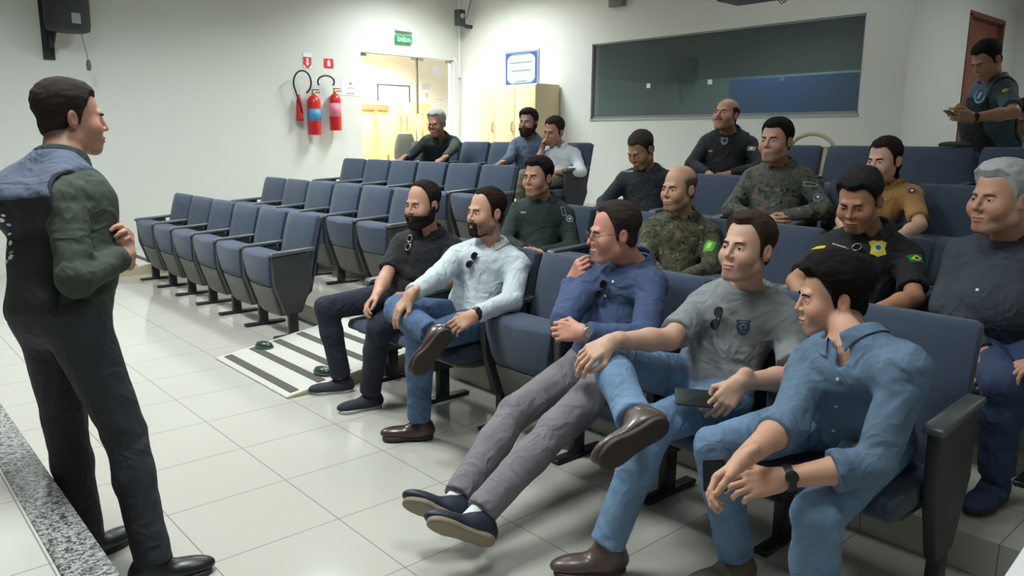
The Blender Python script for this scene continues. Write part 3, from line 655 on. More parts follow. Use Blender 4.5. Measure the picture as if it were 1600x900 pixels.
def ik(a, c, L1, L2, hint):
    a = np.asarray(a, float); c = np.asarray(c, float); v = c-a; D = np.linalg.norm(v); D2 = min(D, (L1+L2)*.995); n = v/D
    x = (L1*L1-L2*L2+D2*D2)/(2*D2); h = math.sqrt(max(0, L1*L1-x*x)); p = nrm(np.asarray(hint, float)-(np.asarray(hint, float) @ n)*n); return a+n*x+p*h
FH = nrm(A_(CM[2][0], CM[2][1], 0)); RH = nrm(A_(CM[0][0], CM[0][1], 0)); UP = A_(0, 0, 1.0)
def face_dir(a, pitch):                         # a: 0 towards the camera, 90 towards picture left
    h = -FH*math.cos(math.radians(a)) - RH*math.sin(math.radians(a)); p = math.radians(pitch)
    return h*math.cos(p) - UP*math.sin(p)
def head_frame(a, pitch, roll):
    f = face_dir(a, pitch); R = frame(f, UP); r, f, u = R; t = math.radians(roll)
    return np.array([r*math.cos(t)+u*math.sin(t), f, -r*math.sin(t)+u*math.cos(t)])

EX = A_(1, 0, 0); I3 = np.eye(3)
def head_fn(fat=0.0, smile=0, nose=1.0, squint=0.22, fem=False, jaw=1.0):
    j = jaw*(.92 if fem else 1)
    it = [(ell(A_(0, -.022, .041), I3, A_(.076+fat*.3, .097, .084)), 0),
          (ell(A_(0, .024, -.028), I3, A_(.065+fat, .066, .082)), .03),
          (ell(A_(0, -.01, -.055), I3, A_((.054+fat)*j, .06, .05)), .03),
          (cone(A_(-.014, .070, -.098), A_(.014, .070, -.098), .019, .019), .03),
          (cone(A_(-.050*j-fat, .008, -.068), A_(-.018, .062, -.1), .016+fat*.5, .015), .022), (cone(A_(.050*j+fat, .008, -.068), A_(.018, .062, -.1), .016+fat*.5, .015), .022),
          (cone(A_(-.030, .0775, .020), A_(.030, .0775, .020), .0095, .0095), .016),
          (ell(A_(-.036-fat*.4, .060, -.034), I3, A_(.027+fat*.4, .025, .030)), .025), (ell(A_(.036+fat*.4, .060, -.034), I3, A_(.027+fat*.4, .025, .030)), .025),
          (ell(A_(0, .080, -.070), I3, A_(.030, .016, .024)), .014)]
    base = union(it)
    n1 = cone(A_(0, .087, .010), A_(0, .1050*nose**.3, -.027), .0072, .0088*nose); n2 = cone(A_(-.0110*nose, .0950, -.031), A_(.0110*nose, .0950, -.031), .0074, .0074)
    s1, s2 = (ell(A_(sx*.031, .0965, .002), I3, A_(.0165, .0115, .0100)) for sx in (-1, 1))
    l1, l2 = (ell(A_(sx*.031, .0735, .0), I3, A_(.0148, .0150, .0130)) for sx in (-1, 1))
    op = .0050*(1-squint)
    o1, o2 = (ell(A_(sx*.031, .089, -.001), I3, A_(.0128, .011, op)) for sx in (-1, 1))
    up = ell(A_(0, .094, -.0605), I3, A_(.023+.004*smile, .0085, .0052)); lo = ell(A_(0, .0925, -.0715), I3, A_(.019+.004*smile, .009, .0066))
    mouth = cone(A_(-.023-.005*smile, .094, -.0655+.006*smile), A_(0, .1025, -.0665), .0015, .0018); mouth2 = cone(A_(.023+.005*smile, .094, -.0655+.006*smile), A_(0, .1025, -.0665), .0015, .0018)
    ears = []
    for sx in (-1, 1):
        R = np.array([nrm(A_(1, sx*.35, 0)), nrm(A_(-sx*.35, 1, .18)), nrm(A_(0, -.18, 1))])
        ears.append((ell(A_(sx*.081, -.012, -.008), R, A_(.0075, .018, .031)), ell(A_(sx*.090, -.008, -.004), R, A_(.0065, .010, .018))))
    def f(Q):
        Q = np.asarray(Q, float)
        if jaw != 1 or fem: pass
        d = base(Q); d = smax(d, -s1(Q), .016); d = smax(d, -s2(Q), .016)
        d = smin(d, l1(Q), .005); d = smin(d, l2(Q), .005); d = smax(d, -o1(Q), .0015); d = smax(d, -o2(Q), .0015)
        d = smin(d, n1(Q), .009); d = smin(d, n2(Q), .006); d = smin(d, up(Q), .004); d = smin(d, lo(Q), .004)
        d = smax(d, -mouth(Q), .002); d = smax(d, -mouth2(Q), .002)
        for e, c in ears: d = smin(d, smax(e(Q), -c(Q), .004), .005)
        return d
    return f, base

def hand_fn(wr, fd, bn, right, curl=(.5, .5, .5, .5), thumb=.4, size=1.0, spread=.06, fingers=None):
    """distance function of a hand: wrist, direction of the fingers, direction of its back"""
    y = nrm(fd); z = nrm(bn - (bn @ y)*y); x = np.cross(y, z); s = -1.0 if right else 1.0   # thumb side = s * x
    T = lambda a, b, c: wr + size*(a*x*s + b*y + c*z)
    it = [(cone(T(.004, -.03, 0), T(.002, .02, 0), .027*size, .028*size, z, .72), 0)]
    MC = [(.030, .088), (.010, .092), (-.010, .087), (-.028, .078)]
    LN = [(.040, .024, .019), (.044, .028, .020), (.041, .026, .020), (.032, .020, .017)]; RD = [.0088, .0090, .0086, .0076]
    for (mx, my), r in zip(MC, RD): it.append((cone(T(mx*.55, .008, -.002), T(mx, my, 0), .0135*size, .0115*size), .012*size))
    it.append((cone(T(.016, .012, -.008), T(.034, .05, -.014), .017*size, .013*size), .014*size))
    it.append((cone(T(-.018, .012, -.010), T(-.024, .06, -.010), .014*size, .011*size), .014*size))
    fs = []
    for k in range(4):
        p = np.array([MC[k][0], MC[k][1], 0.0]); sa = (1.5-k)*spread; a = 0; chain = []
        for q in range(3):
            a += curl[k]*(.75, 1.0, .75)[q]
            dv = np.array([math.sin(sa)*math.cos(a), math.cos(sa)*math.cos(a), -math.sin(a)]); p2 = p+dv*LN[k][q]
            r0 = RD[k]*(1.05, .98, .9)[q]; r1 = RD[k]*(.98, .9, .78)[q]
            chain.append((cone(T(*p), T(*p2), r0*size, r1*size), .003*size)); p = p2
        fs.append(chain)
    th = []
    pts = [np.array([.034, .042, -.014]), np.array([.050+.006*(1-thumb), .068, -.018-.016*thumb]), np.array([.055-.022*thumb, .096, -.024-.026*thumb]), np.array([.054-.040*thumb, .119, -.028-.032*thumb])]
    for q, (r0, r1) in enumerate(((.0135, .0105), (.0105, .0098), (.0098, .008))): th.append((cone(T(*pts[q]), T(*pts[q+1]), r0*size, r1*size), .005*size))
    palm = union(it)
    def f(Q):
        d = palm(Q)
        for ch in fs: d = smin(d, union(ch)(Q), .0035*size)
        return smin(d, union(th)(Q), .007*size)
    tips = [T(*p)]
    return f, wr+size*.10*y

def clothmat(spec):
    if isinstance(spec, bpy.types.Material): return spec
    return spec
class Person:
    pass
def grow(f, lo, hi, h, name, m, parent, base, S=None, col=None, keep=None):
    V, Q = polygonize(f, lo, hi, h)
    if keep is not None: Q = Q[keep(V[Q].mean(1))]
    me = np_mesh(name, V-base, Q, col(V) if col else None); me.materials.append(m)
    return link(name, me, None, parent), V, Q
def bounds(pts, pad): p = np.array(pts); return p.min(0)-pad, p.max(0)+pad

def lerp(a, b, t): return a+(b-a)*t
def build_person(label, group=None, *, head, neck, pel, hipdir, shR, shL, elR, elL, wrR, wrL, knR, knL, anR, anL,
                 hd=(0, 0, 0), hs=1.05, S=1.0, fat=0., face={}, skin=(176, 128, 104), shirt=None, sleeve=('long', 'long'), pants=None, shoes=None,
                 hands=(None, None), hair={}, hairc=(38, 32, 30), beard=None, hi=.0032, floor_z=0, vneck=.07, collar=None, legs=True, tuck=False,
                 extra=None, toes=(None, None), hemz=None, glasses=None, vest=None, belly=0., hemd=0., iris=(50, 34, 24), fold=1.0, stubble=0., lipc=None):
    hips_c = np.asarray(pel, float); head = np.asarray(head, float); neck = np.asarray(neck, float)
    base = A_(hips_c[0], hips_c[1], floor_z)
    HF = hd if isinstance(hd, np.ndarray) else head_frame(*hd)
    toL = lambda Q: ((Q-head) @ HF.T)/hs
    toW = lambda q: head + (np.asarray(q) @ HF)*hs
    hf, hbase = head_fn(**face)
    # torso axes
    sr = nrm(shR-shL); tu = nrm(neck-hips_c); tr = nrm(sr-(sr @ tu)*tu); tf = np.cross(tu, tr)      # right, up -> forward
    hr = nrm(hipdir-(hipdir @ tu)*tu); hfw = np.cross(tu, hr)
    TR = np.array([tr, tf, tu]); HR = np.array([hr, hfw, tu]); MR = np.array([nrm(tr+hr), nrm(tf+hfw), tu]); TL = np.linalg.norm(neck-hips_c)
    sw = np.linalg.norm(shR-shL)/2
    def torso(o, ks=1.0):
        k = S*ks
        return [(ell(hips_c+tu*.02, HR, A_(.160+fat*.6+o, .112+fat*.6+o, .125)*A_(k, k, k)), 0),
                (ell(hips_c+tu*TL*.36+MR[1]*(fat*.5+belly*.6), MR, A_(.140+fat+o+belly*.4, .100+fat+o+belly, TL*.36)*A_(k, k, 1)), .07),
                (ell(hips_c+tu*TL*.70+tf*.008, TR, A_(.158+fat*.5+o, .108+fat*.4+o, TL*.34)*A_(k, k, 1)), .06),
                (cone(shR-tr*.02*k-tu*.030, shL+tr*.02*k-tu*.030, (.056+o)*k, (.056+o)*k, tf, 1.1), .05),
                (cone(neck+tu*.012*k-tf*.01, lerp(neck, shR, .8)-tu*.016-tf*.01, (.046+o)*k, (.042+o)*k), .04), (cone(neck+tu*.012*k-tf*.01, lerp(neck, shL, .8)-tu*.016-tf*.01, (.046+o)*k, (.042+o)*k), .04)]
    hipR = hips_c+hr*.09*S; hipL = hips_c-hr*.09*S
    nb = toW([0, -.022, -.055]); nr = (.0525+fat*.25)*S*(.85 if face.get('fem') else 1)
    parts = torso(-.022)
    parts.append((cone(neck-tu*.02, nb, nr*1.08, nr*.98), .02))
    for i, (s_, e_, w_) in enumerate(((shR, elR, wrR), (shL, elL, wrL))):
        q = .78 if (shirt and sleeve[i] in ('long', 'cuff')) else 1.0; q2 = .72 if shirt else 1
        parts += [(cone(s_, e_, .046*S*q2, .040*S*q), .02), (cone(e_, lerp(e_, w_, .35), .040*S*q, .041*S*q), .012), (cone(lerp(e_, w_, .35), w_, .041*S*q, .0265*S), .02)]
    if legs:
        for h_, k_, a_ in ((hipR, knR, anR), (hipL, knL, anL)):
            parts += [(cone(h_, k_, .07*S, .05*S), .03), (cone(k_, lerp(k_, a_, .3), .05*S, .05*S), .02), (cone(lerp(k_, a_, .3), a_, .05*S, .034*S), .02)]
    bodyf = union(parts); handf = []
    for i, (w_, hp) in enumerate(((wrR, hands[0]), (wrL, hands[1]))):
        if hp: 
            hp = dict(hp); g, c = hand_fn(w_, hp.pop('fd'), hp.pop('bn'), i == 0, size=S*hp.pop('size', 1.0), **hp); handf.append((g, c, w_))
    def full(Q):
        d = bodyf(Q); l = toL(Q); m = (np.abs(l) < .22).all(1)
        if m.any():
            x = hf(l[m])*hs; d[m] = smin(d[m], x, .022*hs)
        for g, c, w_ in handf:
            m = ((Q-c)**2).sum(1) < .2**2
            if m.any(): d[m] = smin(d[m], g(Q[m]), .010)
        return d
    sk = np.array(hexc(*skin)[:3]); lip = np.array(hexc(*(lipc or (min(255, skin[0]*.93), skin[1]*.74, skin[2]*.74)))[:3]); stb = np.array(hexc(*hairc)[:3])
    def colour(V):
        l = toL(V); c = np.tile(sk, (len(V), 1)); hm = (np.abs(l) < .16).all(1)
        c *= (1+.05*noise(V, 60, 2))[:, None]
        red = np.exp(-(((l-A_(.042, .07, -.03))/.025)**2).sum(1)) + np.exp(-(((l-A_(-.042, .07, -.03))/.025)**2).sum(1)) + np.exp(-(((l-A_(0, .11, -.03))/.014)**2).sum(1)) + np.exp(-(((l-A_(.085, -.012, -.008))/.022)**2).sum(1)) + np.exp(-(((l-A_(-.085, -.012, -.008))/.022)**2).sum(1))
        c *= 1 + np.clip(red, 0, 1)[:, None]*A_(.06, -.12, -.12)
        lp = np.exp(-((np.abs((l-A_(0, .098, -.066))/A_(.022, .02, .0105)))**4).sum(1)); lp = np.where(hm, lp, 0)[:, None]; c = c*(1-.75*lp)+lip*.75*lp
        if stubble:
            w = 1/(1+np.exp(-(-l[:, 2]-.045-.02*(l[:, 1] < .06))/.006))*(l[:, 2] > -.125)*(l[:, 1] > -.01)*hm; w = (w*stubble*(1-lp[:, 0]))[:, None]; c = c*(1-w)+stb*w
        hh = hair.get('shadow', .75)  # skin tinted with the hair colour for a soft hairline
        if hh:
            m = hair_mask(l, hair); w = (1/(1+np.exp(-(m+.003)/.003))*hh*hm*(l[:, 2] > -.085))[:, None]; c = c*(1-w)+stb*w
        return np.clip(c, 0, 1)
    allp = [neck, hips_c, shR, shL, elR, elL, wrR, wrL] + ([knR, knL, anR, anL] if legs else [])
    lo, hi_ = bounds(allp+[head], .16)
    def keepC(c):
        k = (np.abs(toL(c)) < .135).all(1) & (toL(c)[:, 2] > -.115)
        for g, cc, w_ in handf: k |= ((c-cc)**2).sum(1) < (.125*S)**2
        return ~k
    Vs, Qs, n = [], [], 0
    V, Q = polygonize(full, lo, hi_, .011); Q = Q[keepC(V[Q].mean(1))]; Vs.append(V); Qs.append(Q); n = len(V)
    V, Q = polygonize(full, head-.19*hs, head+.19*hs, hi); l = toL(V[Q].mean(1)); Q = Q[(np.abs(l) < .150).all(1) & (l[:, 2] > -.135)]; Vs.append(V); Qs.append(Q+n); n += len(V)
    for g, c, w_ in handf:
        V, Q = polygonize(full, c-.15*S, c+.15*S, max(.0034, hi)); Q = Q[((V[Q].mean(1)-c)**2).sum(1) < (.137*S)**2]; Vs.append(V); Qs.append(Q+n); n += len(V)
    V = np.concatenate(Vs); Q = np.concatenate(Qs); us, inv = np.unique(Q, return_inverse=True); V = V[us]; Q = inv.reshape(Q.shape)
    me = np_mesh('person', V-base, Q, colour(V)); me.materials.append(SKIN)
    body = link('person', me); body.location = tuple(base); props(body, label, 'person', group)
    out = Person(); out.body = body; out.base = base; out.toW = toW; out.HF = HF; out.meshes = {}; out.TR = TR; out.neck = neck; out.hs = hs; out.head = head
    def child(name, V, Q, m, par=None, lab=None):
        me = np_mesh(name, V-base, Q); me.materials.append(m); o = link(name, me, None, par or body)
        if lab: o['label'] = lab
        return o
    out.child = child
    # shirt
    if shirt:
        o = .012; its = torso(o)
        bust = face.get('fem')
        limbs = []
        for i, (s_, e_, w_) in enumerate(((shR, elR, wrR), (shL, elL, wrL))):
            kind = sleeve[i]
            if kind is None: continue
            if kind == 'short': ce, pl = lerp(s_, e_, .82), None
            r1, r2, r3 = .060*S, .054*S, .038*S; s_ = s_-tu*.022*S
            if kind == 'short':
                end = lerp(s_, e_, .80); nx = nrm(e_-s_); u_ = cone(s_, e_, r1, .060*S)
                limbs.append((lambda Q, u_=u_, nx=nx, end=end: smax(u_(Q), (Q-end) @ nx, .004), .03))
            else:
                t = kind if isinstance(kind, float) else .93
                end = lerp(e_, w_, t); nx = nrm(w_-e_); u_ = union([(cone(s_, e_, r1, r2), 0)]); fo = cone(e_, w_, r2, r3 if t > .8 else r2*.9)
                limbs.append((u_, .03)); limbs.append((lambda Q, fo=fo, nx=nx, end=end: smax(fo(Q), (Q-end) @ nx, .004), .018))
                if isinstance(kind, float) or kind == 'cuff':
                    c0 = lerp(e_, w_, t-.13); cf = cone(c0, w_, (r2+.004) if t < .8 else r3+.007, (r2+.002) if t < .8 else r3+.005)
                    limbs.append((lambda Q, cf=cf, nx=nx, end=end, c0=c0: smax(smax(cf(Q), (Q-end) @ nx, .004), -((Q-c0) @ nx), .004), .003))
        core = union(its+limbs)
        joints = [(elR, .075), (elL, .075), (shR, .08), (shL, .08), (hips_c+tu*.10, .16)]
        hem = hips_c-tu*(.03 if not tuck else -.04)
        ncut = neck+tu*(.030 if collar else .022)*1.0; ndir = nrm(tu+tf*.75 if vneck else tu+tf*.35)
        def shirtf(Q):
            d = core(Q)
            w = .35
            for j, s_ in joints: w = w+.9*np.exp(-((Q-j)**2).sum(1)/(s_*s_))
            q2 = Q @ TR.T
            d = d + fold*.0050*w*(noise(q2*A_(1, 1, 1.8), 34, 1)+.6*noise(q2*A_(1.6, 1, 1.1), 62, 4)-.45) + fold*w*(.0042*np.abs(noise(q2*A_(.6, 1, 1.5)+.03*noise(q2, 20, 3)[:, None], 62, 6))+.0026*np.abs(noise(q2*A_(1.3, 1, .8), 118, 8))-.0024)
            d = smax(d, np.minimum(-((Q-hem) @ tu), .24-np.sqrt(((Q-hem)**2).sum(1))), .006)
            d = np.maximum(d, -neckc(Q))
            r0 = Q-nk0; hgt = r0 @ nax; rad = np.sqrt(np.maximum(0, (r0*r0).sum(1)-hgt*hgt)); d = smax(d, -np.maximum(rad-.10, -hgt), .004)
            return smax(d, -thr(Q), .004)
        nax = nrm(nrm(nb-neck)+tu*1.2); nk0 = neck+nax*(.030 if collar else .020)
        neckc = cone(neck-tu*.0, nb+nrm(nb-neck)*.05, nr*1.12+.006, nr*1.05+.006); thr = ell(neck+tf*.072+tu*.004, TR, A_(.018, .04, .036) if collar else A_(.03, .045, .028))
        lo, hi_ = bounds([neck, hips_c, shR, shL, elR, elL, wrR, wrL, hips_c+tf*.12], .17)
        V, Q = polygonize(shirtf, lo, hi_, .0075 if hi < .004 else .010)
        out.shirt = child('shirt', V, Q, shirt); out.shirtVQ = (V, Q)
        if collar:                                # folded collar, two wings opening at the throat
            cm = collar if not isinstance(collar, bool) else shirt; cv = []; 
            rr = nr*1.15+.006; nd = nrm(nb-neck); ax = nrm(nd+tu*.8); fx = nrm(tf-(tf @ ax)*ax); rx = np.cross(fx, ax); N = 34; open_ = .35
            rings = []
            for lvl, (dr, dz) in enumerate(((0.002, .040), (.008, .045), (.026, .014), (.031, .002), (.024, .0), (.001, .026))):
                ring = []
                for k in range(N+1):
                    a = open_+(2*math.pi-2*open_)*k/N; fr = abs(math.cos(a/2)); front = max(0, math.cos(a)); drop = -.020*front**2
                    wing = (.030*front**4 if lvl in (2, 3, 4) else 0)
                    r_ = rr+dr
                    p = neck+ax*(.008+dz+drop-wing) + fx*math.cos(a)*r_*1.05 + rx*math.sin(a)*r_
                    ring.append(p)
                rings.append(ring)
            for lv, gap in ((2, .006), (3, .007), (4, .002)):
                R_ = np.array(rings[lv])
                for _ in range(5):
                    e = 1e-3; d0 = shirtf(R_); g = np.stack([shirtf(R_+e*I3[q])-d0 for q in range(3)], 1)/e; g /= np.linalg.norm(g, axis=1)[:, None]+1e-9
                    R_ = R_+g*np.clip(gap-d0, -.012, .02)[:, None]*.8
                rings[lv] = list(R_)
            V = np.array(rings).reshape(-1, 3); F = []
            L6 = len(rings); M = N+1
            for a in range(L6):
                b = (a+1) % L6
                for k in range(N): F.append((a*M+k, a*M+k+1, b*M+k+1, b*M+k))
            co = child('collar', V, np.array(F), cm)
            co.parent = out.shirt
            sd = co.modifiers.new('sub', 'SUBSURF'); sd.levels = 1; sd.render_levels = 1
    if vest:
        vi = union(torso(.024)); wd = sw*.92; hemv = hips_c-tu*vest.get('hem', .02)
        armR = cone(shR-tr*-.03, shR-tr*-.05-tu*.10, .070*S, .060*S); armL = cone(shL-tr*.03, shL-tr*.05-tu*.10, .070*S, .060*S)
        nk = cone(neck-tu*.05, nb, nr*1.3+.010, nr+.02)
        def vf(Q):
            d = vi(Q)+fold*.003*(noise(Q @ TR.T, 26, 7)+.5*noise(Q, 55, 8))
            d = smax(d, -(armR(Q)), .01); d = smax(d, -(armL(Q)), .01); x = (Q-neck) @ tr; d = smax(d, np.abs(x)-wd, .01)
            d = smax(d, -((Q-hemv) @ tu), .006); d = smax(d, (Q-neck-tu*.045) @ tu, .006); return smax(d, -nk(Q), .006)
        lo, hi_ = bounds([neck, hips_c, shR, shL], .22); V, Q = polygonize(vf, lo, hi_, .0075); out.vestVQ = (V, Q)
        me = np_mesh('vest', V-base, Q); me.materials.append(vest['m']); out.vest = link('vest', me, None, body)
        if vest.get('yoke'):
            vy = lambda Q: smax(smax(smax(vf(Q)-.002, -((Q-neck) @ tu+vest['yh']), .002), -(armR(Q)-.014), .003), -(armL(Q)-.014), .003)
            V, Q = polygonize(vy, lo, hi_, .0065); child('shoulder_yoke', V, Q, vest['yoke'], out.vest)
    # trousers
    if pants and legs:
        its = [(ell(hips_c+tu*.0, HR, A_(.166+fat*.6, .120+fat*.6, .125)*S), 0)]; cuts = []
        for h_, k_, a_ in ((hipR, knR, anR), (hipL, knL, anL)):
            nx = nrm(a_-k_); end = a_-nx*(.005-hemd)
            its += [(cone(h_, k_, (.092+fat*.3)*S, .066*S), .035)]
            lg = union([(cone(k_, lerp(k_, a_, .35), .066*S, .063*S), 0), (cone(lerp(k_, a_, .35), a_+nx*.05, .063*S, .057*S), .03)])
            its += [(lambda Q, lg=lg, nx=nx, end=end: smax(lg(Q), (Q-end) @ nx, .004), .018)]
        core = union(its); jts = [(knR, .10), (knL, .10), (hipR+hfw*.05, .10), (hipL+hfw*.05, .10), (anR, .07), (anL, .07)]; wst = hips_c+tu*.10
        def pantf(Q):
            d = core(Q); w = .3
            for j, s_ in jts: w = w+.8*np.exp(-((Q-j)**2).sum(1)/(s_*s_))
            d = d+fold*.0055*w*(noise(Q*A_(1, 1, 1.5), 30, 3)+.6*noise(Q, 58, 5)-.4)+fold*w*(.0042*np.abs(noise(Q*A_(1, 1, 1.3)+.03*noise(Q, 20, 3)[:, None], 52, 9))+.0024*np.abs(noise(Q, 110, 2))-.0022)
            return smax(d, np.minimum((Q-wst) @ tu, .20-np.sqrt(((Q-wst)**2).sum(1))), .006)
        lo, hi_ = bounds([hips_c, hipR, hipL, knR, knL, anR, anL], .17)
        V, Q = polygonize(pantf, lo, hi_, .008 if hi < .004 else .011); out.pants = child('trousers', V, Q, pants)
    # shoes
    if shoes and legs:
        for i, (k_, a_) in enumerate(((knR, anR), (knL, anL))):
            tv = toes[i]
            if tv is None: tv = nrm(A_(hfw[0], hfw[1], 0))
            tv = np.asarray(tv, float) if not isinstance(tv, tuple) else tv; upv = None
            if isinstance(toes[i], tuple) and len(toes[i]) == 2: tv, upv = nrm(toes[i][0]), (nrm(k_-a_) if isinstance(toes[i][1], str) else np.asarray(toes[i][1], float))
            else: tv = nrm(tv)
            if upv is None: upv = A_(0, 0, 1) if abs(tv[2]) < .5 else nrm(k_-a_)
            R = frame(tv, upv); sc = S*1.02
            loc = lambda Q, a_=a_, R=R: ((Q-a_) @ R.T)/sc
            up_ = union([(ell(A_(0, .055, -.062), I3, A_(.042, .125, .030)), 0), (ell(A_(0, -.025, -.05), I3, A_(.036, .048, .046)), .03), (cone(A_(0, -.012, -.02), A_(0, .02, -.05), .040, .040), .03),
                         (ell(A_(.004 if i else -.004, .115, -.066), I3, A_(.042, .075, .024)), .02)])
            if len(shoes) > 4: up_ = union([(up_, 0), (cone(A_(0, -.012, .055), A_(0, -.005, -.03), .045, .043), .03)])
            def shf(Q, loc=loc, up_=up_):
                q = loc(Q); d = up_(q); d = smax(d, -(q[:, 2]+.080), .006); d = smax(d, q[:, 2]-(.07 if len(shoes) > 4 else .012-.2*q[:, 1]), .006); return d*sc
            def outl(q, g=0):
                d1 = np.hypot(q[:, 0], q[:, 1]+.032)-.036-g; d2 = np.hypot(q[:, 0], q[:, 1]-.105)-.046-g; d3 = np.hypot(q[:, 0]+(.006 if i else -.006), q[:, 1]-.145)-.034-g
                d4 = np.hypot(q[:, 0], np.maximum(np.abs(q[:, 1]-.035)-.05, 0))-.037-g; return smin(smin(smin(d1, d2, .11), d3, .03), d4, .01)
            def sof(Q, loc=loc):
                q = loc(Q); return smax(outl(q, .001), np.abs(q[:, 2]+.086)-.011, .006)*sc
            lo, hi_ = bounds([a_+R[1]*.07*sc-R[2]*.04], .19)
            V, Q = polygonize(shf, lo, hi_, .0055); sh = child('shoe', V, Q, shoes[0])
            V, Q = polygonize(sof, lo, hi_, .0055); child('sole', V, Q, shoes[1], sh)
            lp = MB()
            for kk in range(4):
                yy = .035+.022*kk; zz = -.032-.30*(yy-.035)+.006
                pts = [a_+(A_(x_, yy, zz-abs(x_)*.35+.004) @ R)*sc for x_ in (-.02, -.01, 0, .01, .02)]
                lp.tube([p-base for p in pts], .0022*sc, 6)
            lc = lp.build('laces', shoes[2] if len(shoes) > 2 else shoes[0], sh, smooth=True)
            if len(shoes) > 3 and shoes[3]:          # sock
                nx = nrm(k_-a_); sk_ = cone(a_-nx*.05, a_+nx*.05, .040*S, .037*S); lo, hi_ = bounds([a_], .12)
                V, Q = polygonize(sk_, lo, hi_, .008); child('sock', V, Q, shoes[3])
    # hair
    hcol = mat('hair_%d_%d_%d' % tuple(hairc), hairc, .85, bump=.8, bscale=520, var=.18, vscale=220, spec=.12)
    if hair:
        th = hair.get('th', .010)
        def hairf(Q):
            l = toL(Q); m = hair_mask(l, hair)
            vol = hair.get('vol', 0); tap = np.clip(m/.020, .12, 1); m = m+.0022*noise(l*A_(1, 1, .6), 170, 5); d = np.minimum(hbase(l), skull(l)+.004) - .0015 - th*tap*np.clip(.35+(l[:, 2]-.01)/.06*.65, .3, 1) - vol*tap*np.clip((l[:, 2]-.04)/.06, 0, 1)*np.clip((l[:, 1]+.06)/.1, .3, 1) + .0016*noise(l*A_(1, .35, 1), 260, 1) + hair.get('wave', .0018)*noise(l*A_(1, .6, 1), 90, 2)
            for pa, pb, pr in hair.get('tufts', ()): d = smin(d, cone(A_(*pa), A_(*pb), pr, pr*.8)(l), .012)
            d2 = np.maximum(d, -m*.9)
            for pa, pb, pr in hair.get('bun', ()): d2 = smin(d2, cone(A_(*pa), A_(*pb), pr, pr)(l)+.0012*noise(l, 200, 1), .01)
            return d2*hs
        skull_items = [(ell(A_(0, -.020, .040), I3, A_(.0765, .0965, .083)), 0), (ell(A_(0, .010, -.01), I3, A_(.068, .078, .08)), .03), (ell(A_(0, -.035, -.03), I3, A_(.062, .066, .06)), .03)]
        skull = union(skull_items)
        V, Q = polygonize(hairf, head-.20*hs, head+.20*hs, max(.0034, hi)); child('hair', V, Q, hcol)
    if beard:
        bcol = hcol if not beard.get('c') else mat('hair_%d_%d_%d' % tuple(beard['c']), beard['c'], .7, bump=.7, bscale=420)
        bt = beard.get('th', .006)
        def beardf(Q):
            l = toL(Q); ax = np.abs(l[:, 0])
            line = np.interp(l[:, 1], [-.02, .01, .045, .075, .095], [.0, -.012, -.050, -.052, -.046])
            m = line-l[:, 2]
            if beard.get('goatee'): m = np.minimum(m, .033-ax)
            if beard.get('moustache'): m = np.minimum(np.minimum(.030-ax, l[:, 2]+.060), m+.004)
            mouth = np.sqrt((l[:, 0]/.021)**2+((l[:, 2]+.0665)/.0095)**2)-1
            m = np.minimum(m, mouth*.012); m = np.minimum(m, l[:, 1]+.005); m = np.minimum(m, l[:, 2]+.135)
            dd = hf(l)-bt-(.004+beard.get('chin', 0))*np.exp(-((l-A_(0, .075, -.11))**2).sum(1)/.03**2)+.001*noise(l, 300, 2)
            return np.maximum(dd, -m*.9)*hs
        V, Q = polygonize(beardf, head-.17*hs, head+.17*hs, max(.0032, hi)); child('moustache' if beard.get('moustache') else 'beard', V, Q, bcol)
    # eyebrows, eyes
    W2 = lambda p: toW(A_(*p))-base
    bm_ = hcol if not hair.get('browc') else mat('brow_%d' % hair['browc'][0], hair['browc'], .8)
    for sx in (-1, 1):
        mb = MB(); pts = [(sx*.014, .0915, .0165), (sx*.024, .0915, .0195), (sx*.036, .086, .0200), (sx*.047, .0755, .0155)]
        mb.tube([W2(p) for p in pts], .003*hs, 8, rs=[.0026*hs, .0031*hs, .0027*hs, .0012*hs])
        mb.build('eyebrow', bm_, body, smooth=True)
    if face.get('squint', 0) < .95:
        wht = mat('eye_white', (214, 208, 200), .25); irm = mat('iris_%d' % iris[0], iris, .2)
        for sx in (-1, 1):
            c = toW([sx*.031, .0728, 0]); e = MB(); R = HF
            gz = A_(*hair.get('gaze', (0, 1, 0))); gz = nrm(gz)
            ang = [(math.sin(t)*.0136*hs, math.cos(t)*.0136*hs) for t in np.linspace(math.pi, .46, 12)]
            fr = frame(gz @ HF, HF[2]+1e-3)
            sph = lambda prof: [[c-base+fr[0]*r_*math.cos(2*math.pi*k/16)+fr[2]*r_*math.sin(2*math.pi*k/16)+fr[1]*z_ for k in range(16)] for r_, z_ in prof]
            eo = MB().loft(sph([(max(r_, 1e-5), z_) for r_, z_ in ang])).build('eye', wht, body, smooth=True)
            ang2 = [(math.sin(t)*.0138*hs, math.cos(t)*.0138*hs) for t in np.linspace(.47, 0.01, 6)]
            MB().loft(sph(ang2)).build('iris', irm, eo, smooth=True)
    if glasses:
        gm = mat('glasses_frame_%d' % glasses['c'][0], glasses['c'], .3, metal=.3); mb = MB(); rw, rh = .025, .017
        for sx in (-1, 1):
            mb.tube([W2((sx*.033+rw*math.cos(t), .106-.25*abs(sx*.033+rw*math.cos(t))**1.5*2, .0+rh*math.sin(t)*(1.0))) for t in np.linspace(0, 2*math.pi, 25)], .0013*hs, 6)
            mb.tube([W2((sx*.058, .098, .004)), W2((sx*.076, .07, .006)), W2((sx*.080, .0, .004)), W2((sx*.080, -.02, -.008))], .0013*hs, 6)
        mb.tube([W2((-.008, .104, .004)), W2((0, .107, .007)), W2((.008, .104, .004))], .0013*hs, 6)
        go = mb.build('eyeglasses', gm, body, smooth=True)
        lm = MATS.get('lens_clear')
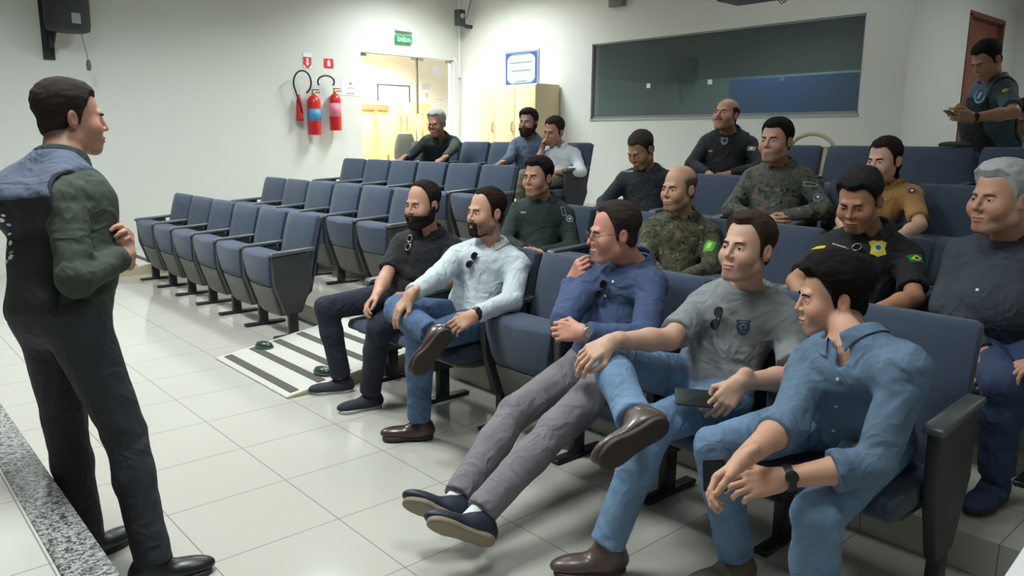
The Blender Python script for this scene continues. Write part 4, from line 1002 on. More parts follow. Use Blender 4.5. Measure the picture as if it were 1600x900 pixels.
        if lm is None:
            lm, nt, b = nodes('lens_clear'); b.inputs['Transmission Weight'].default_value = 1; b.inputs['Roughness'].default_value = 0; b.inputs['IOR'].default_value = 1.05; b.inputs['Base Color'].default_value = (.8, .85, .88, 1); MATS['lens_clear'] = lm
        for sx in (-1, 1):
            MB().add([W2((sx*.033+rw*math.cos(t), .106-.25*abs(sx*.033+rw*math.cos(t))**1.5*2+o_, rh*math.sin(t))) for o_ in (0, .0008) for t in np.linspace(0, 2*math.pi, 24, endpoint=False)],
                     [tuple(range(24)), tuple(range(47, 23, -1))]+[(i, (i+1) % 24, 24+(i+1) % 24, 24+i) for i in range(24)]).build('lens', lm, go)
    return out
def hair_mask(l, h):
    """positive where hair grows; l in head coordinates (right, front, up)"""
    x, y, z = l.T; ax = np.abs(x)
    fr = h.get('front', .072)+.010; side = h.get('side', .0); nape = h.get('nape', -.075)
    rec = fr-.070; line = np.interp(y, [-.09, -.045, -.024, .0, .012, .022, .045, .08, .10], [nape, nape+.01, -.030, side-.02, side-.025, .018+rec*.6, .048+rec*1.5, fr-.002, fr])
    tmp = max(.016, h.get('temple', .0)); line = line + tmp*np.exp(-((ax-.045)/.020)**2)*np.clip((y-.02)/.04, 0, 1)
    m = z-line
    if h.get('bald'):                      # bare crown, hair only round the sides and back
        b = h['bald']; m = np.minimum(m, np.maximum(b-z-.5*np.clip(y, 0, 1), -y-.075+.6*0))
    # keep the ears clear
    ear = np.sqrt(((y+.012)/.024)**2+((z+.008)/.034)**2+((ax-.088)/.02)**2)-1
    return np.minimum(m, ear*.02)
WATCH = {}
def band(par, base, a, b, r, w, m, name='watch', face_dir_=None, fm=None):
    d = nrm(b-a); c = lerp(a, b, 1); u = nrm(np.cross(d, UP)); v = np.cross(d, u); rings = []
    for s_, rr in ((-w/2, r), (-w/2, r+.004), (w/2, r+.004), (w/2, r)):
        rings.append([c+d*s_+rr*(u*math.cos(t)+v*math.sin(t))-base for t in np.linspace(0, 2*math.pi, 24, endpoint=False)])
    rings.append(rings[0]); o = MB().loft(rings, closed=False).build(name, m, par, smooth=False)
    if fm is not None:
        n = nrm(face_dir_-(face_dir_ @ d)*d); t1 = np.cross(n, d)
        MB().loft([[c+n*(r+z_)+rr*(d*math.cos(t)+t1*math.sin(t))-base for t in np.linspace(0, 2*math.pi, 20, endpoint=False)] for rr, z_ in ((.019, .0), (.020, .006), (.017, .010), (.0005, .010))]).build('watch_case', fm, o, smooth=False)
    return o
def decal(pr, px, py, polys, size, name, up=None, lift=.0022, VQ=None, par=None):
    """sew a badge on to a garment: polys = [(points in -1..1, material, layer)]"""
    V, Q = VQ or pr.shirtVQ; bv = BVHTree.FromPolygons([tuple(v) for v in V], [tuple(map(int, q)) for q in Q])
    o = CC; d = ray(px, py); hit, n, i, dist = bv.ray_cast(Vector(o), Vector(d))
    if hit is None: return None
    n = nrm(np.array(n)); n = n if n @ d < 0 else -n; c = np.array(hit); up = nrm(UP-(UP @ n)*n) if up is None else nrm(up-(up @ n)*n); rt = np.cross(up, n); first = None
    for k, (pts, m, layer) in enumerate(polys):
        pts = np.array(pts, float)*size
        mb = bmesh.new(); vs = [mb.verts.new(Vector(c+rt*a+up*b)) for a, b in pts]; mb.faces.new(vs); bmesh.ops.triangulate(mb, faces=mb.faces)
        bmesh.ops.subdivide_edges(mb, edges=mb.edges, cuts=3, use_grid_fill=True)
        for v in mb.verts:
            h2, n2, _, _ = bv.ray_cast(v.co+Vector(n)*.08, Vector(-n))
            if h2 is None or (h2-v.co).length > .06: h2 = v.co
            v.co = Vector(np.array(h2)+n*(lift+.0012*layer)-pr.base)
        bmesh.ops.recalc_face_normals(mb, faces=mb.faces)
        me = bpy.data.meshes.new(name); mb.to_mesh(me); mb.free(); me.materials.append(m)
        ob = link(name if k == 0 else m.name.split('.')[0], me, None, (par or pr.shirt) if k == 0 else first)
        if k == 0:
            ob.name = name; md = ob.modifiers.new('thick', 'SOLIDIFY'); md.thickness = .0012; first = par or pr.shirt
    return c
def rng(n, r=1.0, ph=0, sq=1.0): return [(r*math.cos(ph+2*math.pi*k/n), sq*r*math.sin(ph+2*math.pi*k/n)) for k in range(n)]

# ------------------------------------------------------------------ the people
cl = lambda n, c, **k: mat('cloth_'+n, c, k.pop('rough', .88), bump=k.pop('bump', .35), bscale=k.pop('bscale', 600), var=k.pop('var', .06), vscale=k.pop('vscale', 9), **k)
black_cloth = cl('black', (30, 31, 36)); navy = cl('navy_trousers', (28, 34, 50)); whiteshirt = cl('pale_blue_white', (192, 202, 208)); jeans_blue = denim('denim_mid', (70, 94, 128)); jeans_light = denim('denim_light', (104, 132, 164))
jeans_dark = denim('denim_dark', (50, 64, 98), .25); denim_shirt = denim('denim_shirt', (92, 114, 140), .22); blueshirt = cl('blue_shirt', (64, 80, 116)); greytee = cl('grey_tee', (134, 138, 142)); greytr = cl('grey_trousers', (122, 117, 124))
darkgreen = cl('dark_green_uniform', (38, 50, 50)); darkuni = cl('dark_uniform', (32, 36, 44)); tan = cl('tan_uniform', (168, 128, 78)); charcoal = cl('charcoal_shirt', (58, 64, 76)); khaki = cl('khaki', (120, 118, 100)); olive = cl('olive_sweater', (52, 62, 52))
slate = cl('slate_yoke', (84, 92, 112)); blackjean = cl('black_jeans', (40, 44, 50)); bluegrey = cl('blue_grey_shirt', (88, 104, 126)); white2 = cl('white_shirt', (206, 212, 220)); teal = cl('teal_tee', (56, 76, 84))
camo1 = camo('camouflage_olive', [(78, 76, 58), (50, 56, 42), (98, 88, 70), (34, 34, 30), (130, 124, 102)], 13); camo2 = camo('camouflage_green', [(84, 86, 78), (48, 70, 58), (106, 90, 88), (30, 34, 34), (122, 122, 116)], 12)
leather = mat('brown_leather', (62, 44, 42), .3, coat=.2); leather2 = mat('brown_boot', (82, 66, 60), .38, coat=.2); navyshoe = mat('navy_shoe', (30, 38, 52), .5); sneaker = mat('navy_sneaker', (34, 38, 50), .8, bump=.4, bscale=300); tanshoe = mat('tan_shoe', (96, 86, 74), .6)
solew = mat('sole_white', (170, 170, 170), .6); soleb = mat('sole_brown', (52, 42, 38), .6); solet = mat('sole_tan', (138, 126, 108), .7); sockw = mat('sock_grey', (140, 144, 148), .9); sockb = mat('sock_black', (26, 26, 30), .9); sockwh = mat('sock_white', (214, 214, 214), .9)
watchb = mat('watch_black', (24, 26, 30), .35); silver = mat('silver', (180, 182, 186), .25, metal=.9); gold = mat('gold', (210, 170, 90), .25, metal=.9)
PE = []
def seatx(blk, i): return (X0L if blk == 'L' else X0R)+W*(i+.5)
def legs_default(pel, S, z, spread=.12, ky=.44, lx=0):
    kR = A_(pel[0]-spread+lx, pel[1]-ky*S, z+.55); kL = A_(pel[0]+spread+lx, pel[1]-ky*S, z+.55)
    return dict(knR=kR, knL=kL, anR=A_(kR[0], kR[1]+.06, z+.11), anL=A_(kL[0], kL[1]+.06, z+.11))
def upper(neck, nY, shR, shL, elR, elL, wrR, wrL, S, sd=(1, -1), es=(-1, -1), ws=(-1, -1), sw=.182):
    n = P(*neck, nY); r = bone(n, *shR, sw*S, sd[0]); l = bone(n, *shL, sw*S, sd[1])
    eR = bone(r, *elR, .285*S, es[0]) if len(elR) == 2 else A_(*elR); eL = bone(l, *elL, .285*S, es[1]) if len(elL) == 2 else A_(*elL)
    wR = bone(eR, *wrR, .25*S, ws[0]) if len(wrR) == 2 else A_(*wrR); wL = bone(eL, *wrL, .25*S, ws[1]) if len(wrL) == 2 else A_(*wrL)
    return dict(neck=n, shR=r, shL=l, elR=eR, elL=eL, wrR=wR, wrL=wL)
def report(tag, d):
    f = lambda a, b: round(float(np.linalg.norm(d[a]-d[b])), 2)
    print('POSE', tag, 'torso', f('neck', 'pel'), 'hn', f('head', 'neck'), 'uaR', f('shR', 'elR'), 'faR', f('elR', 'wrR'), 'uaL', f('shL', 'elL'), 'faL', f('elL', 'wrL'), 'thR', f('pel', 'knR'), 'caR', f('knR', 'anR'), 'thL', f('pel', 'knL'), 'caL', f('knL', 'anL'), 'sh', f('shR', 'shL'))
    for k in ('neck', 'head', 'pel', 'shR', 'shL', 'elR', 'elL', 'wrR', 'wrL', 'knR', 'knL', 'anR', 'anL'): print('    ', k, np.round(d[k], 2))
VERB = False
def mk(tag, label, d, **k):
    globals()['p_%s_d' % tag] = d
    if VERB: report(tag, d)
    p = build_person(label, 'people', **d, **k) if False else build_person(label, None, **d, **k); PE.append(p); return p
def toward(a, b): return nrm(np.asarray(b)-np.asarray(a))
def hip(d, hipdir, S, s): return d['pel'] + s*nrm(A_(*hipdir))*.09*S

def person_polo():
    S = 1.03; d = upper((670, 363), 2.76, (628, 377), (714, 384), (603, 432), (700, 440), (588, 462), (612, 470), S)
    d['pel'] = A_(-3.93, 2.64, .57); d['head'] = bone(d['neck'], 660, 319, .19*S, -1); d['hipdir'] = (-1, -.1, 0)
    d['knR'] = bone(hip(d, (-1, 0, 0), S, 1), 510, 481, .45*S, -1); d['knL'] = bone(hip(d, (-1, 0, 0), S, -1), 592, 512, .45*S, -1)
    d['anR'] = PZ(533, 588, .10); d['anL'] = PZ(578, 612, .10)
    p = mk('polo', 'seated man with dark beard in black polo and navy trousers', d, hd=(38, 6, 0), hs=1.10, S=S, fat=.012, skin=(186, 140, 120), shirt=black_cloth, sleeve=('short', 'short'), pants=navy,
           shoes=(sneaker, solew, sneaker, sockw), toes=(toward(PZ(555, 608, 0), PZ(485, 613, 0)), toward(PZ(592, 632, 0), PZ(548, 640, 0))), collar=black_cloth, hair=dict(th=.006, front=.112, temple=.03, side=-.0, nape=-.06), hairc=(44, 34, 32),
           beard=dict(th=.010, chin=.008), face=dict(fat=.004, squint=.35),
           hands=(dict(fd=toward(d['wrR'], d['wrR']+A_(.25, -.75, -.35)), bn=A_(-.6, -.3, .7), curl=(.55, .6, .6, .6)), dict(fd=toward(d['wrL'], d['wrL']+A_(-.8, -.25, -.15)), bn=A_(-.2, -.5, .8), curl=(.5, .5, .55, .6))))
    return p
def person_white():
    S = 1.05; d = upper((768, 383), 2.76, (712, 397), (812, 408), (683, 434), (799, 470), (642, 460), (742, 492), S)
    d['pel'] = A_(-3.28, 2.62, .56); d['head'] = bone(d['neck'], 759, 331, .195*S, -1); d['hipdir'] = (-1, .1, 0)
    d['knR'] = bone(hip(d, (-1, 0, 0), S, 1), 622, 484, .45*S, -1); d['knL'] = bone(hip(d, (-1, 0, 0), S, -1), 656, 530, .45*S, -1)
    d['anR'] = bone(d['knR'], 676, 522, .40*S, -1); d['anL'] = PZ(655, 655, .11)
    fdR = toward(d['wrR'], bone(d['wrR'], 612, 478, .09, -1))
    p = mk('white', 'seated bearded man in pale shirt with one leg crossed', d, hd=(50, 2, 0), hs=1.06, S=S, skin=(192, 148, 124), shirt=whiteshirt, sleeve=('cuff', 'cuff'), pants=jeans_blue,
           shoes=(leather, soleb, leather, sockb), toes=((-RH*.62-UP*.75-FH*.15, 'shin'), toward(PZ(664, 682, 0), PZ(585, 685, 0))), collar=True, hair=dict(th=.006, front=.090, temple=.045, nape=-.07), hairc=(40, 32, 30),
           beard=dict(th=.0045, goatee=True), face=dict(squint=.15), stubble=.6,
           hands=(dict(fd=fdR-UP*.5, bn=UP*.8-RH*.3-FH*.3, curl=(.35, .35, .4, .4), spread=.14), dict(fd=toward(d['wrL'], bone(d['wrL'], 706, 512, .1, -1)), bn=UP*.6-FH*.6+RH*.2, curl=(.35, .4, .5, .55))))
    band(p.body, p.base, d['elL'], lerp(d['elL'], d['wrL'], .97), .031, .022, watchb, 'watch', -FH+UP*.6, watchb)
    return p
def person_blue():
    S = 1.06; d = upper((992, 412), 2.72, (925, 432), (1022, 438), (882, 500), (1006, 528), (893, 440), (912, 520), S, es=(-1, -1), ws=(1, -1))
    d['pel'] = A_(-2.24, 2.56, .53); d['head'] = bone(d['neck'], 958, 364, .20*S, -1); d['hipdir'] = (-1, .15, 0)
    d['knR'] = bone(hip(d, (-1, 0, 0), S, 1), 803, 646, .46*S, -1); d['knL'] = bone(hip(d, (-1, 0, 0), S, -1), 868, 672, .46*S, -1)
    d['anR'] = bone(d['knR'], 714, 778, .44*S, -1); d['anL'] = bone(d['knL'], 748, 802, .45*S, -1)
    tv = -RH*.90+UP*.42-FH*.05; uv = FH*.80+UP*.45+RH*.25
    chin = d['head']+(A_(0, .08, -.12) @ head_frame(78, 8, 0))
    p = mk('blue', 'seated man with glasses and blue shirt, hand on chin, legs stretched out', d, hd=(76, 6, 0), hs=1.06, S=S, fat=.012, skin=(200, 142, 124), shirt=blueshirt, sleeve=('cuff', 'cuff'), pants=greytr,
           shoes=(navyshoe, solet, navyshoe, sockwh), toes=((tv, uv), (-RH*.80+UP*.40-FH*.2, FH*.80+UP*.45+RH*.25)), collar=True, hair=dict(th=.009, front=.090, temple=.035, nape=-.07, vol=.006), hairc=(58, 48, 44), face=dict(squint=.3, nose=1.1),
           glasses=dict(c=(70, 74, 80)), hands=(dict(fd=nrm(toward(d['wrR'], chin)*.8+UP*.3-RH*.1), bn=-RH*.8-FH*.55+UP*.1, curl=(1.0, 1.1, 1.15, 1.2), thumb=.5), dict(fd=-RH*.9+FH*.3, bn=UP*.4-FH*.8, curl=(.8, .8, .8, .8))))
    band(p.body, p.base, d['elL'], lerp(d['elL'], d['wrL'], .98), .033, .02, silver, 'watch', -FH+UP*.4, silver)
    return p
def person_grey():
    S = 1.06; d = upper((1170, 447), 2.74, (1088, 478), (1236, 492), (1046, 530), (1243, 590), (955, 533), (1158, 597), S)
    d['pel'] = A_(-1.70, 2.60, .56); d['head'] = bone(d['neck'], 1166, 388, .20*S, -1); d['hipdir'] = (-1, .1, 0)
    d['knR'] = bone(hip(d, (-1, 0, 0), S, 1), 950, 562, .46*S, -1); d['knL'] = bone(hip(d, (-1, 0, 0), S, -1), 1022, 664, .46*S, -1)
    d['anR'] = bone(d['knR'], 992, 655, .36*S, -1); d['anL'] = PZ(948, 850, .13)
    p = mk('grey', 'seated clean shaven man in grey t-shirt with one boot crossed', d, hd=(52, -6, 0), hs=1.07, S=S, skin=(202, 160, 138), shirt=greytee, sleeve=('short', 'short'), pants=jeans_light,
           shoes=(leather2, soleb, leather2, sockb, 'boot'), toes=((-RH*.85-UP*.42-FH*.25, 'shin'), toward(PZ(972, 884, 0), PZ(866, 893, 0))), hair=dict(th=.009, front=.080, temple=.020, nape=-.06, vol=.012), hairc=(66, 52, 46), stubble=.22,
           hands=(dict(fd=-RH*.75-UP*.35-FH*.3, bn=UP*.7-FH*.5-RH*.2, curl=(.5, .5, .55, .6), spread=.1), dict(fd=-RH*.6-UP*.65-FH*.2, bn=-FH*.75+UP*.4, curl=(.45, .5, .6, .65))))
    return p
def person_denim():
    S = 1.08; d = upper((1338, 538), 2.40, (1262, 568), (1420, 572), (1232, 660), (1362, 735), (1160, 718), (1222, 748), S)
    d['pel'] = A_(-1.10, 2.60, .57); d['head'] = bone(d['neck'], 1300, 463, .20*S, 1); d['hipdir'] = (-1, .05, 0)
    d['knR'] = bone(hip(d, (-1, 0, 0), S, 1), 1118, 700, .46*S, -1); d['knL'] = bone(hip(d, (-1, 0, 0), S, -1), 1278, 806, .46*S, -1)
    d['anR'] = PZ(1150, 868, .12); d['anL'] = d['knL']+A_(0.0, .02, -.43)
    p = mk('denim', 'dark haired man in denim shirt leaning forward with a phone', d, hd=(97, 8, 0), hs=1.09, S=S, fat=.008, skin=(206, 156, 132), shirt=denim_shirt, sleeve=(.35, .45), pants=jeans_light,
           shoes=(tanshoe, solew, tanshoe, sockb), toes=(toward(PZ(1185, 890, 0), PZ(1120, 905, 0)), nrm(A_(-.2, -1, 0))), collar=True, hair=dict(th=.016, front=.066, nape=-.078, vol=.016, wave=.003, side=.0), hairc=(30, 26, 26), stubble=.12,
           hands=(dict(fd=-RH*.75-UP*.5-FH*.2, bn=UP*.55-RH*.35+FH*.5, curl=(.6, .65, .7, .7), thumb=.2), dict(fd=-RH*.93-UP*.22+FH*.05, bn=-FH*.62+UP*.62, curl=(.55, .6, .65, .7), thumb=.1)))
    band(p.body, p.base, d['elL'], lerp(d['elL'], d['wrL'], .93), .035, .022, watchb, 'watch', -FH+UP*.5, watchb)
    return p
def person_officer():
    S = 1.02; d = upper((850, 312), 3.82, (803, 327), (893, 336), (789, 378), (893, 388), (822, 392), (842, 396), S)
    d['pel'] = A_(-3.92, 3.70, .71); d['head'] = bone(d['neck'], 840, 277, .185*S, -1); d['hipdir'] = (-1, .2, 0); d.update(legs_default(d['pel'], S, .15))
    return mk('officer', 'officer in dark green uniform seated behind the white shirt', d, hd=(38, 2, 0), hs=1.10, S=S, fat=.01, skin=(176, 132, 110), shirt=darkgreen, sleeve=('long', 'long'), pants=darkgreen, shoes=(watchb, soleb), hi=.0042, collar=True,
              hair=dict(th=.010, front=.070, nape=-.06, vol=.010), hairc=(32, 28, 28), face=dict(fat=.005, squint=.3, smile=.4),
              hands=(dict(fd=A_(.4, -.8, .1), bn=UP-RH*.5, curl=(.7, .7, .7, .7)), dict(fd=A_(-.9, -.3, .1), bn=UP*.6-FH*.6, curl=(.7, .7, .7, .7))))
def person_camo_smile():
    S = 1.02; d = upper((1068, 338), 3.82, (1020, 352), (1112, 362), (1008, 412), (1112, 420), (1036, 432), (1064, 436), S)
    d['pel'] = A_(-2.77, 3.70, .71); d['head'] = bone(d['neck'], 1060, 295, .19*S, -1); d['hipdir'] = (-1, .2, 0); d.update(legs_default(d['pel'], S, .15))
    return mk('camoS', 'smiling bald man in olive camouflage with a green arm badge', d, hd=(52, 2, 0), hs=1.07, S=S, fat=.006, skin=(190, 146, 122), shirt=camo1, sleeve=('long', 'long'), pants=camo1, shoes=(watchb, soleb), hi=.0042, collar=True,
              hair=dict(th=.002, bald=.062, nape=-.06, browc=(60, 48, 42)), hairc=(104, 88, 80), face=dict(smile=1.6, squint=.35), stubble=.25, hands=(dict(fd=A_(.4, -.8, -.2), bn=UP), dict(fd=A_(-.6, -.5, -.2), bn=UP)))
def person_police():
    S = 1.06; d = upper((1362, 362), 3.76, (1292, 384), (1428, 398), (1243, 440), (1428, 466), (1276, 490), (1368, 486), S)
    d['pel'] = A_(-1.68, 3.68, .70); d['head'] = bone(d['neck'], 1342, 313, .195*S, -1); d['hipdir'] = (-1, .2, 0); d.update(legs_default(d['pel'], S, .15))
    return mk('police', 'man in black police polo with yellow badge, looking down', d, hd=(44, 22, 0), hs=1.13, S=S, fat=.016, skin=(178, 130, 102), shirt=black_cloth, sleeve=('short', 'short'), pants=darkuni, shoes=(watchb, soleb), hi=.0042, collar=black_cloth,
              hair=dict(th=.012, front=.068, nape=-.06, vol=.010, wave=.003), hairc=(46, 46, 48), face=dict(squint=.6, smile=.6, fat=.004), hands=(dict(fd=A_(.4, -.8, -.2), bn=UP), dict(fd=A_(-.6, -.6, -.2), bn=UP)))
def person_grey_hair():
    S = 1.10; d = upper((1583, 372), 3.74, (1503, 392), (1655, 408), (1478, 478), (1690, 520), (1540, 553), (1640, 560), S)
    d['pel'] = A_(-1.02, 3.66, .70); d['head'] = bone(d['neck'], 1562, 310, .20*S, -1); d['hipdir'] = (-1, .1, 0)
    d['knR'] = bone(hip(d, (-1, 0, 0), S, 1), 1568, 598, .45*S, -1); d['knL'] = d['knR']+A_(.28, .02, 0); d['anR'] = PZ(1556, 742, .27); d['anL'] = d['anR']+A_(.28, 0, 0)
    return mk('greyhair', 'grey haired man in charcoal shirt and jeans at the right edge', d, hd=(72, 2, 0), hs=1.17, S=S, fat=.03, belly=.05, skin=(186, 140, 118), shirt=charcoal, sleeve=('long', 'long'), pants=jeans_dark, shoes=(jeans_dark, soleb), hi=.0042, collar=True,
              toes=(nrm(A_(-.1, -1, 0)), nrm(A_(.1, -1, 0))), hair=dict(th=.012, front=.072, nape=-.07, vol=.012, wave=.003, browc=(90, 84, 80)), hairc=(178, 178, 180), face=dict(squint=.4, fat=.008, nose=1.2, jaw=1.1),
              hands=(dict(fd=A_(.3, -.8, -.3), bn=-FH*.6+UP*.5, curl=(.8, .8, .8, .8)), dict(fd=A_(-.6, -.5, -.3), bn=UP)))
def person_down():
    S = 1.02; d = upper((1012, 266), 4.84, (962, 281), (1052, 278), (944, 318), (1056, 326), (936, 335), (1030, 345), S)
    d['pel'] = A_(-3.80, 4.76, .92); d['head'] = bone(d['neck'], 1001, 234, .19*S, -1); d['hipdir'] = (-1, .2, 0); d.update(legs_default(d['pel'], S, .36))
    return mk('down', 'dark uniformed man with cropped hair looking down in the third row', d, hd=(50, 32, 0), hs=1.13, S=S, fat=.016, skin=(168, 122, 98), shirt=darkuni, sleeve=('long', 'long'), pants=darkuni, shoes=(watchb, soleb), hi=.0045, collar=True,
              hair=dict(th=.004, front=.068, nape=-.06), hairc=(58, 50, 46), face=dict(squint=.9, fat=.003), hands=(dict(fd=A_(-.2, -.8, -.4), bn=UP*.6-FH*.6, curl=(.6, .6, .6, .6)), dict(fd=A_(-.6, -.5, -.3), bn=UP)))
def person_camo_dark():
    S = 1.05; d = upper((1218, 258), 4.84, (1168, 278), (1272, 280), (1142, 328), (1288, 328), (1195, 346), (1212, 340), S)
    d['pel'] = A_(-2.72, 4.74, .91); d['head'] = bone(d['neck'], 1212, 220, .19*S, -1); d['hipdir'] = (-1, .2, 0); d.update(legs_default(d['pel'], S, .36))
    return mk('camoD', 'dark haired man in green camouflage uniform with folded arms', d, hd=(46, 0, 0), hs=1.17, S=S, fat=.02, skin=(184, 140, 120), shirt=camo2, sleeve=('long', 'long'), pants=camo2, shoes=(watchb, soleb), hi=.0045, collar=True,
              hair=dict(th=.008, front=.066, nape=-.06, vol=.005), hairc=(30, 27, 28), face=dict(squint=.4, fat=.004), stubble=.15, hands=(dict(fd=A_(.9, -.2, 0), bn=-FH, curl=(.7, .7, .7, .7)), dict(fd=A_(-.9, -.2, 0), bn=-FH, curl=(.7, .7, .7, .7))))
def person_woman():
    S = .96; d = upper((1386, 286), 4.82, (1342, 302), (1428, 303), (1316, 345), (1437, 352), (1330, 375), (1398, 374), S)
    d['pel'] = A_(-2.13, 4.74, .91); d['head'] = bone(d['neck'], 1381, 250, .18*S, -1); d['hipdir'] = (-1, .1, 0); d.update(legs_default(d['pel'], S, .36))
    return mk('woman', 'woman with tied back dark hair in tan uniform shirt', d, hd=(58, 8, 0), hs=1.06, S=S, fat=.0, skin=(206, 164, 144), shirt=tan, sleeve=('short', 'short'), pants=darkuni, shoes=(watchb, soleb), hi=.0042, collar=tan,
              hair=dict(th=.007, front=.072, nape=-.05, bun=[((0, -.10, -.02), (0, -.115, -.05), .030), ((0, -.115, -.05), (.0, -.11, -.10), .018)]), hairc=(44, 34, 34), face=dict(squint=.5, fem=True, nose=.85), lipc=(176, 96, 96),
              hands=(dict(fd=A_(.4, -.8, -.2), bn=UP), dict(fd=A_(-.6, -.6, -.2), bn=UP)))
def person_back_left():
    S = 1.04; n = P(688, 214, 5.62); wR = P(630, 246, 5.16); wL = P(694, 247, 5.16)
    d = dict(neck=n, shR=bone(n, 654, 224, .18*S, 1), shL=bone(n, 719, 224, .18*S, -1), wrR=wR, wrL=wL); d['elR'] = ik(d['shR'], wR, .30, .27, (-1, .2, -.6)); d['elL'] = ik(d['shL'], wL, .30, .27, (1, .2, -.6))
    d['pel'] = A_(-8.1, 5.84, 1.13); d['head'] = bone(n, 682, 193, .18*S, -1); d['hipdir'] = (-1, .0, 0); d.update(legs_default(d['pel'], S, .58))
    return mk('backleft', 'white haired man in dark jacket gripping the seatback, far back row', d, hd=(22, 10, 0), hs=1.22, S=S, fat=.02, skin=(158, 110, 92), shirt=darkgreen, sleeve=('long', 'long'), pants=darkuni, shoes=(watchb, soleb), hi=.006, collar=True,
              hair=dict(th=.010, front=.070, nape=-.05, vol=.016), hairc=(180, 180, 180), glasses=dict(c=(60, 50, 50)), face=dict(smile=.8), hands=(dict(fd=A_(-.1, -.8, -.5), bn=UP*.7-A_(0, .7, 0), curl=(.7, .7, .7, .7)), dict(fd=A_(-.5, -.6, -.4), bn=UP*.7-A_(0, .7, 0), curl=(.7, .7, .7, .7))))
def person_back_beard():
    S = 1.0; d = upper((829, 215), 5.92, (802, 226), (852, 224), (796, 248), (856, 250), (784, 254), (836, 262), S)
    d['pel'] = A_(-6.42, 5.84, 1.13); d['head'] = bone(d['neck'], 825, 192, .18*S, -1); d['hipdir'] = (-1, .0, 0); d.update(legs_default(d['pel'], S, .58))
    return mk('backbeard', 'bearded man in grey blue shirt in the back row', d, hd=(26, 0, 0), hs=1.16, S=S, skin=(150, 112, 96), shirt=bluegrey, sleeve=('long', 'long'), pants=navy, shoes=(watchb, soleb), hi=.006, collar=True,
              hair=dict(th=.014, front=.070, nape=-.06, vol=.012), hairc=(48, 38, 34), beard=dict(th=.010, chin=.01), hands=(dict(fd=A_(-.6, -.6, -.3), bn=UP), dict(fd=A_(-.6, -.5, -.3), bn=UP)))
def person_back_white():
    S = 1.02; d = upper((873, 229), 5.88, (848, 241), (902, 240), (836, 266), (908, 268), (847, 233), (858, 270), S, ws=(1, -1))
    d['pel'] = A_(-5.86, 5.84, 1.13); d['head'] = bone(d['neck'], 865, 205, .18*S, -1); d['hipdir'] = (-1, .0, 0); d.update(legs_default(d['pel'], S, .58))
    d['knR'] = d['knR']+A_(.05, .06, .05)
    return mk('backwhite', 'man in white shirt resting his chin on his hand, back row', d, hd=(40, 14, 6), hs=1.16, S=S, fat=.008, skin=(164, 122, 104), shirt=white2, sleeve=(.5, .5), pants=khaki, shoes=(watchb, soleb), hi=.006, collar=True,
              hair=dict(th=.009, front=.074, temple=.02, nape=-.06, vol=.004), hairc=(46, 38, 36), face=dict(squint=.5), hands=(dict(fd=A_(.3, -.1, .9), bn=A_(-.8, -.4, 0), curl=(1.1, 1.1, 1.1, 1.1)), dict(fd=A_(-.8, -.4, -.1), bn=UP, curl=(.5, .5, .5, .5))))
def person_vest():
    S = 1.06; d = upper((1140, 208), 5.88, (1096, 221), (1178, 224), (1080, 258), (1190, 262), (1108, 272), (1138, 272), S)
    d['pel'] = A_(-3.84, 5.82, 1.13); d['head'] = bone(d['neck'], 1134, 180, .185*S, -1); d['hipdir'] = (-1, .1, 0); d.update(legs_default(d['pel'], S, .58))
    return mk('vest', 'bald policeman in dark tactical vest seated below the tinted window', d, hd=(46, -12, 0), hs=1.13, S=S, fat=.03, skin=(172, 128, 106), shirt=darkuni, sleeve=('long', 'long'), pants=darkuni, shoes=(watchb, soleb), hi=.005, collar=True,
              hair=dict(th=.003, bald=.060, nape=-.06), hairc=(56, 50, 48), beard=dict(th=.003, moustache=True, c=(60, 52, 50)), face=dict(squint=.6, fat=.006), vest=dict(m=black_cloth, yoke=None),
              hands=(dict(fd=A_(.5, -.7, -.1), bn=UP), dict(fd=A_(-.9, -.3, 0), bn=UP, curl=(.5, .5, .5, .5))))
def person_standing():
    S = 1.12; n = P(1551, 124, 6.80); d = dict(neck=n, shR=bone(n, 1536, 134, .17*S, 1), shL=bone(n, 1570, 137, .18*S, -1))
    d['elR'] = bone(d['shR'], 1533, 178, .285*S, -1); d['elL'] = bone(d['shL'], 1584, 176, .27*S, -1)
    d['wrL'] = bone(d['elL'], 1520, 184, .26*S, -1); d['wrR'] = bone(d['elR'], 1508, 183, .24*S, 1)
    pz = P(1548, 226, 6.86); d['pel'] = A_(pz[0], pz[1], 1.53); d['head'] = bone(n, 1541, 94, .20*S, -1)
    fw = -RH*.9-FH*.45; rt = np.cross(fw, UP); d['hipdir'] = tuple(rt)
    for s_, q in ((1, 'R'), (-1, 'L')):
        h = d['pel']+rt*.10*s_; d['kn'+q] = h+A_(0, 0, -.46)+fw*.03*s_; d['an'+q] = h+A_(0, 0, -.84)+rt*.02*s_
    p = mk('standing', 'standing man in black vest over grey tee looking at his phone', d, hd=(74, 32, 0), hs=1.10, S=S, fat=.02, skin=(164, 122, 100), shirt=teal, sleeve=('short', 'short'), pants=jeans_dark, shoes=(watchb, soleb), hi=.0045, floor_z=.58,
           hair=dict(th=.010, front=.070, nape=-.06, vol=.004), hairc=(40, 34, 36), face=dict(squint=.8, smile=.3), vest=dict(m=black_cloth, yoke=slate, yh=.12), belly=.03, toes=(nrm(fw), nrm(fw)),
           hands=(dict(fd=fw*.9+UP*.15-FH*.1, bn=-UP*.7+rt*.5, curl=(.7, .7, .7, .7)), dict(fd=-RH*.93+UP*.1, bn=-FH*.8-UP*.2, curl=(.6, .65, .7, .7))))
    band(p.body, p.base, d['elL'], lerp(d['elL'], d['wrL'], .96), .033, .022, watchb, 'watch', -FH+UP*.4, watchb)
    return p, d
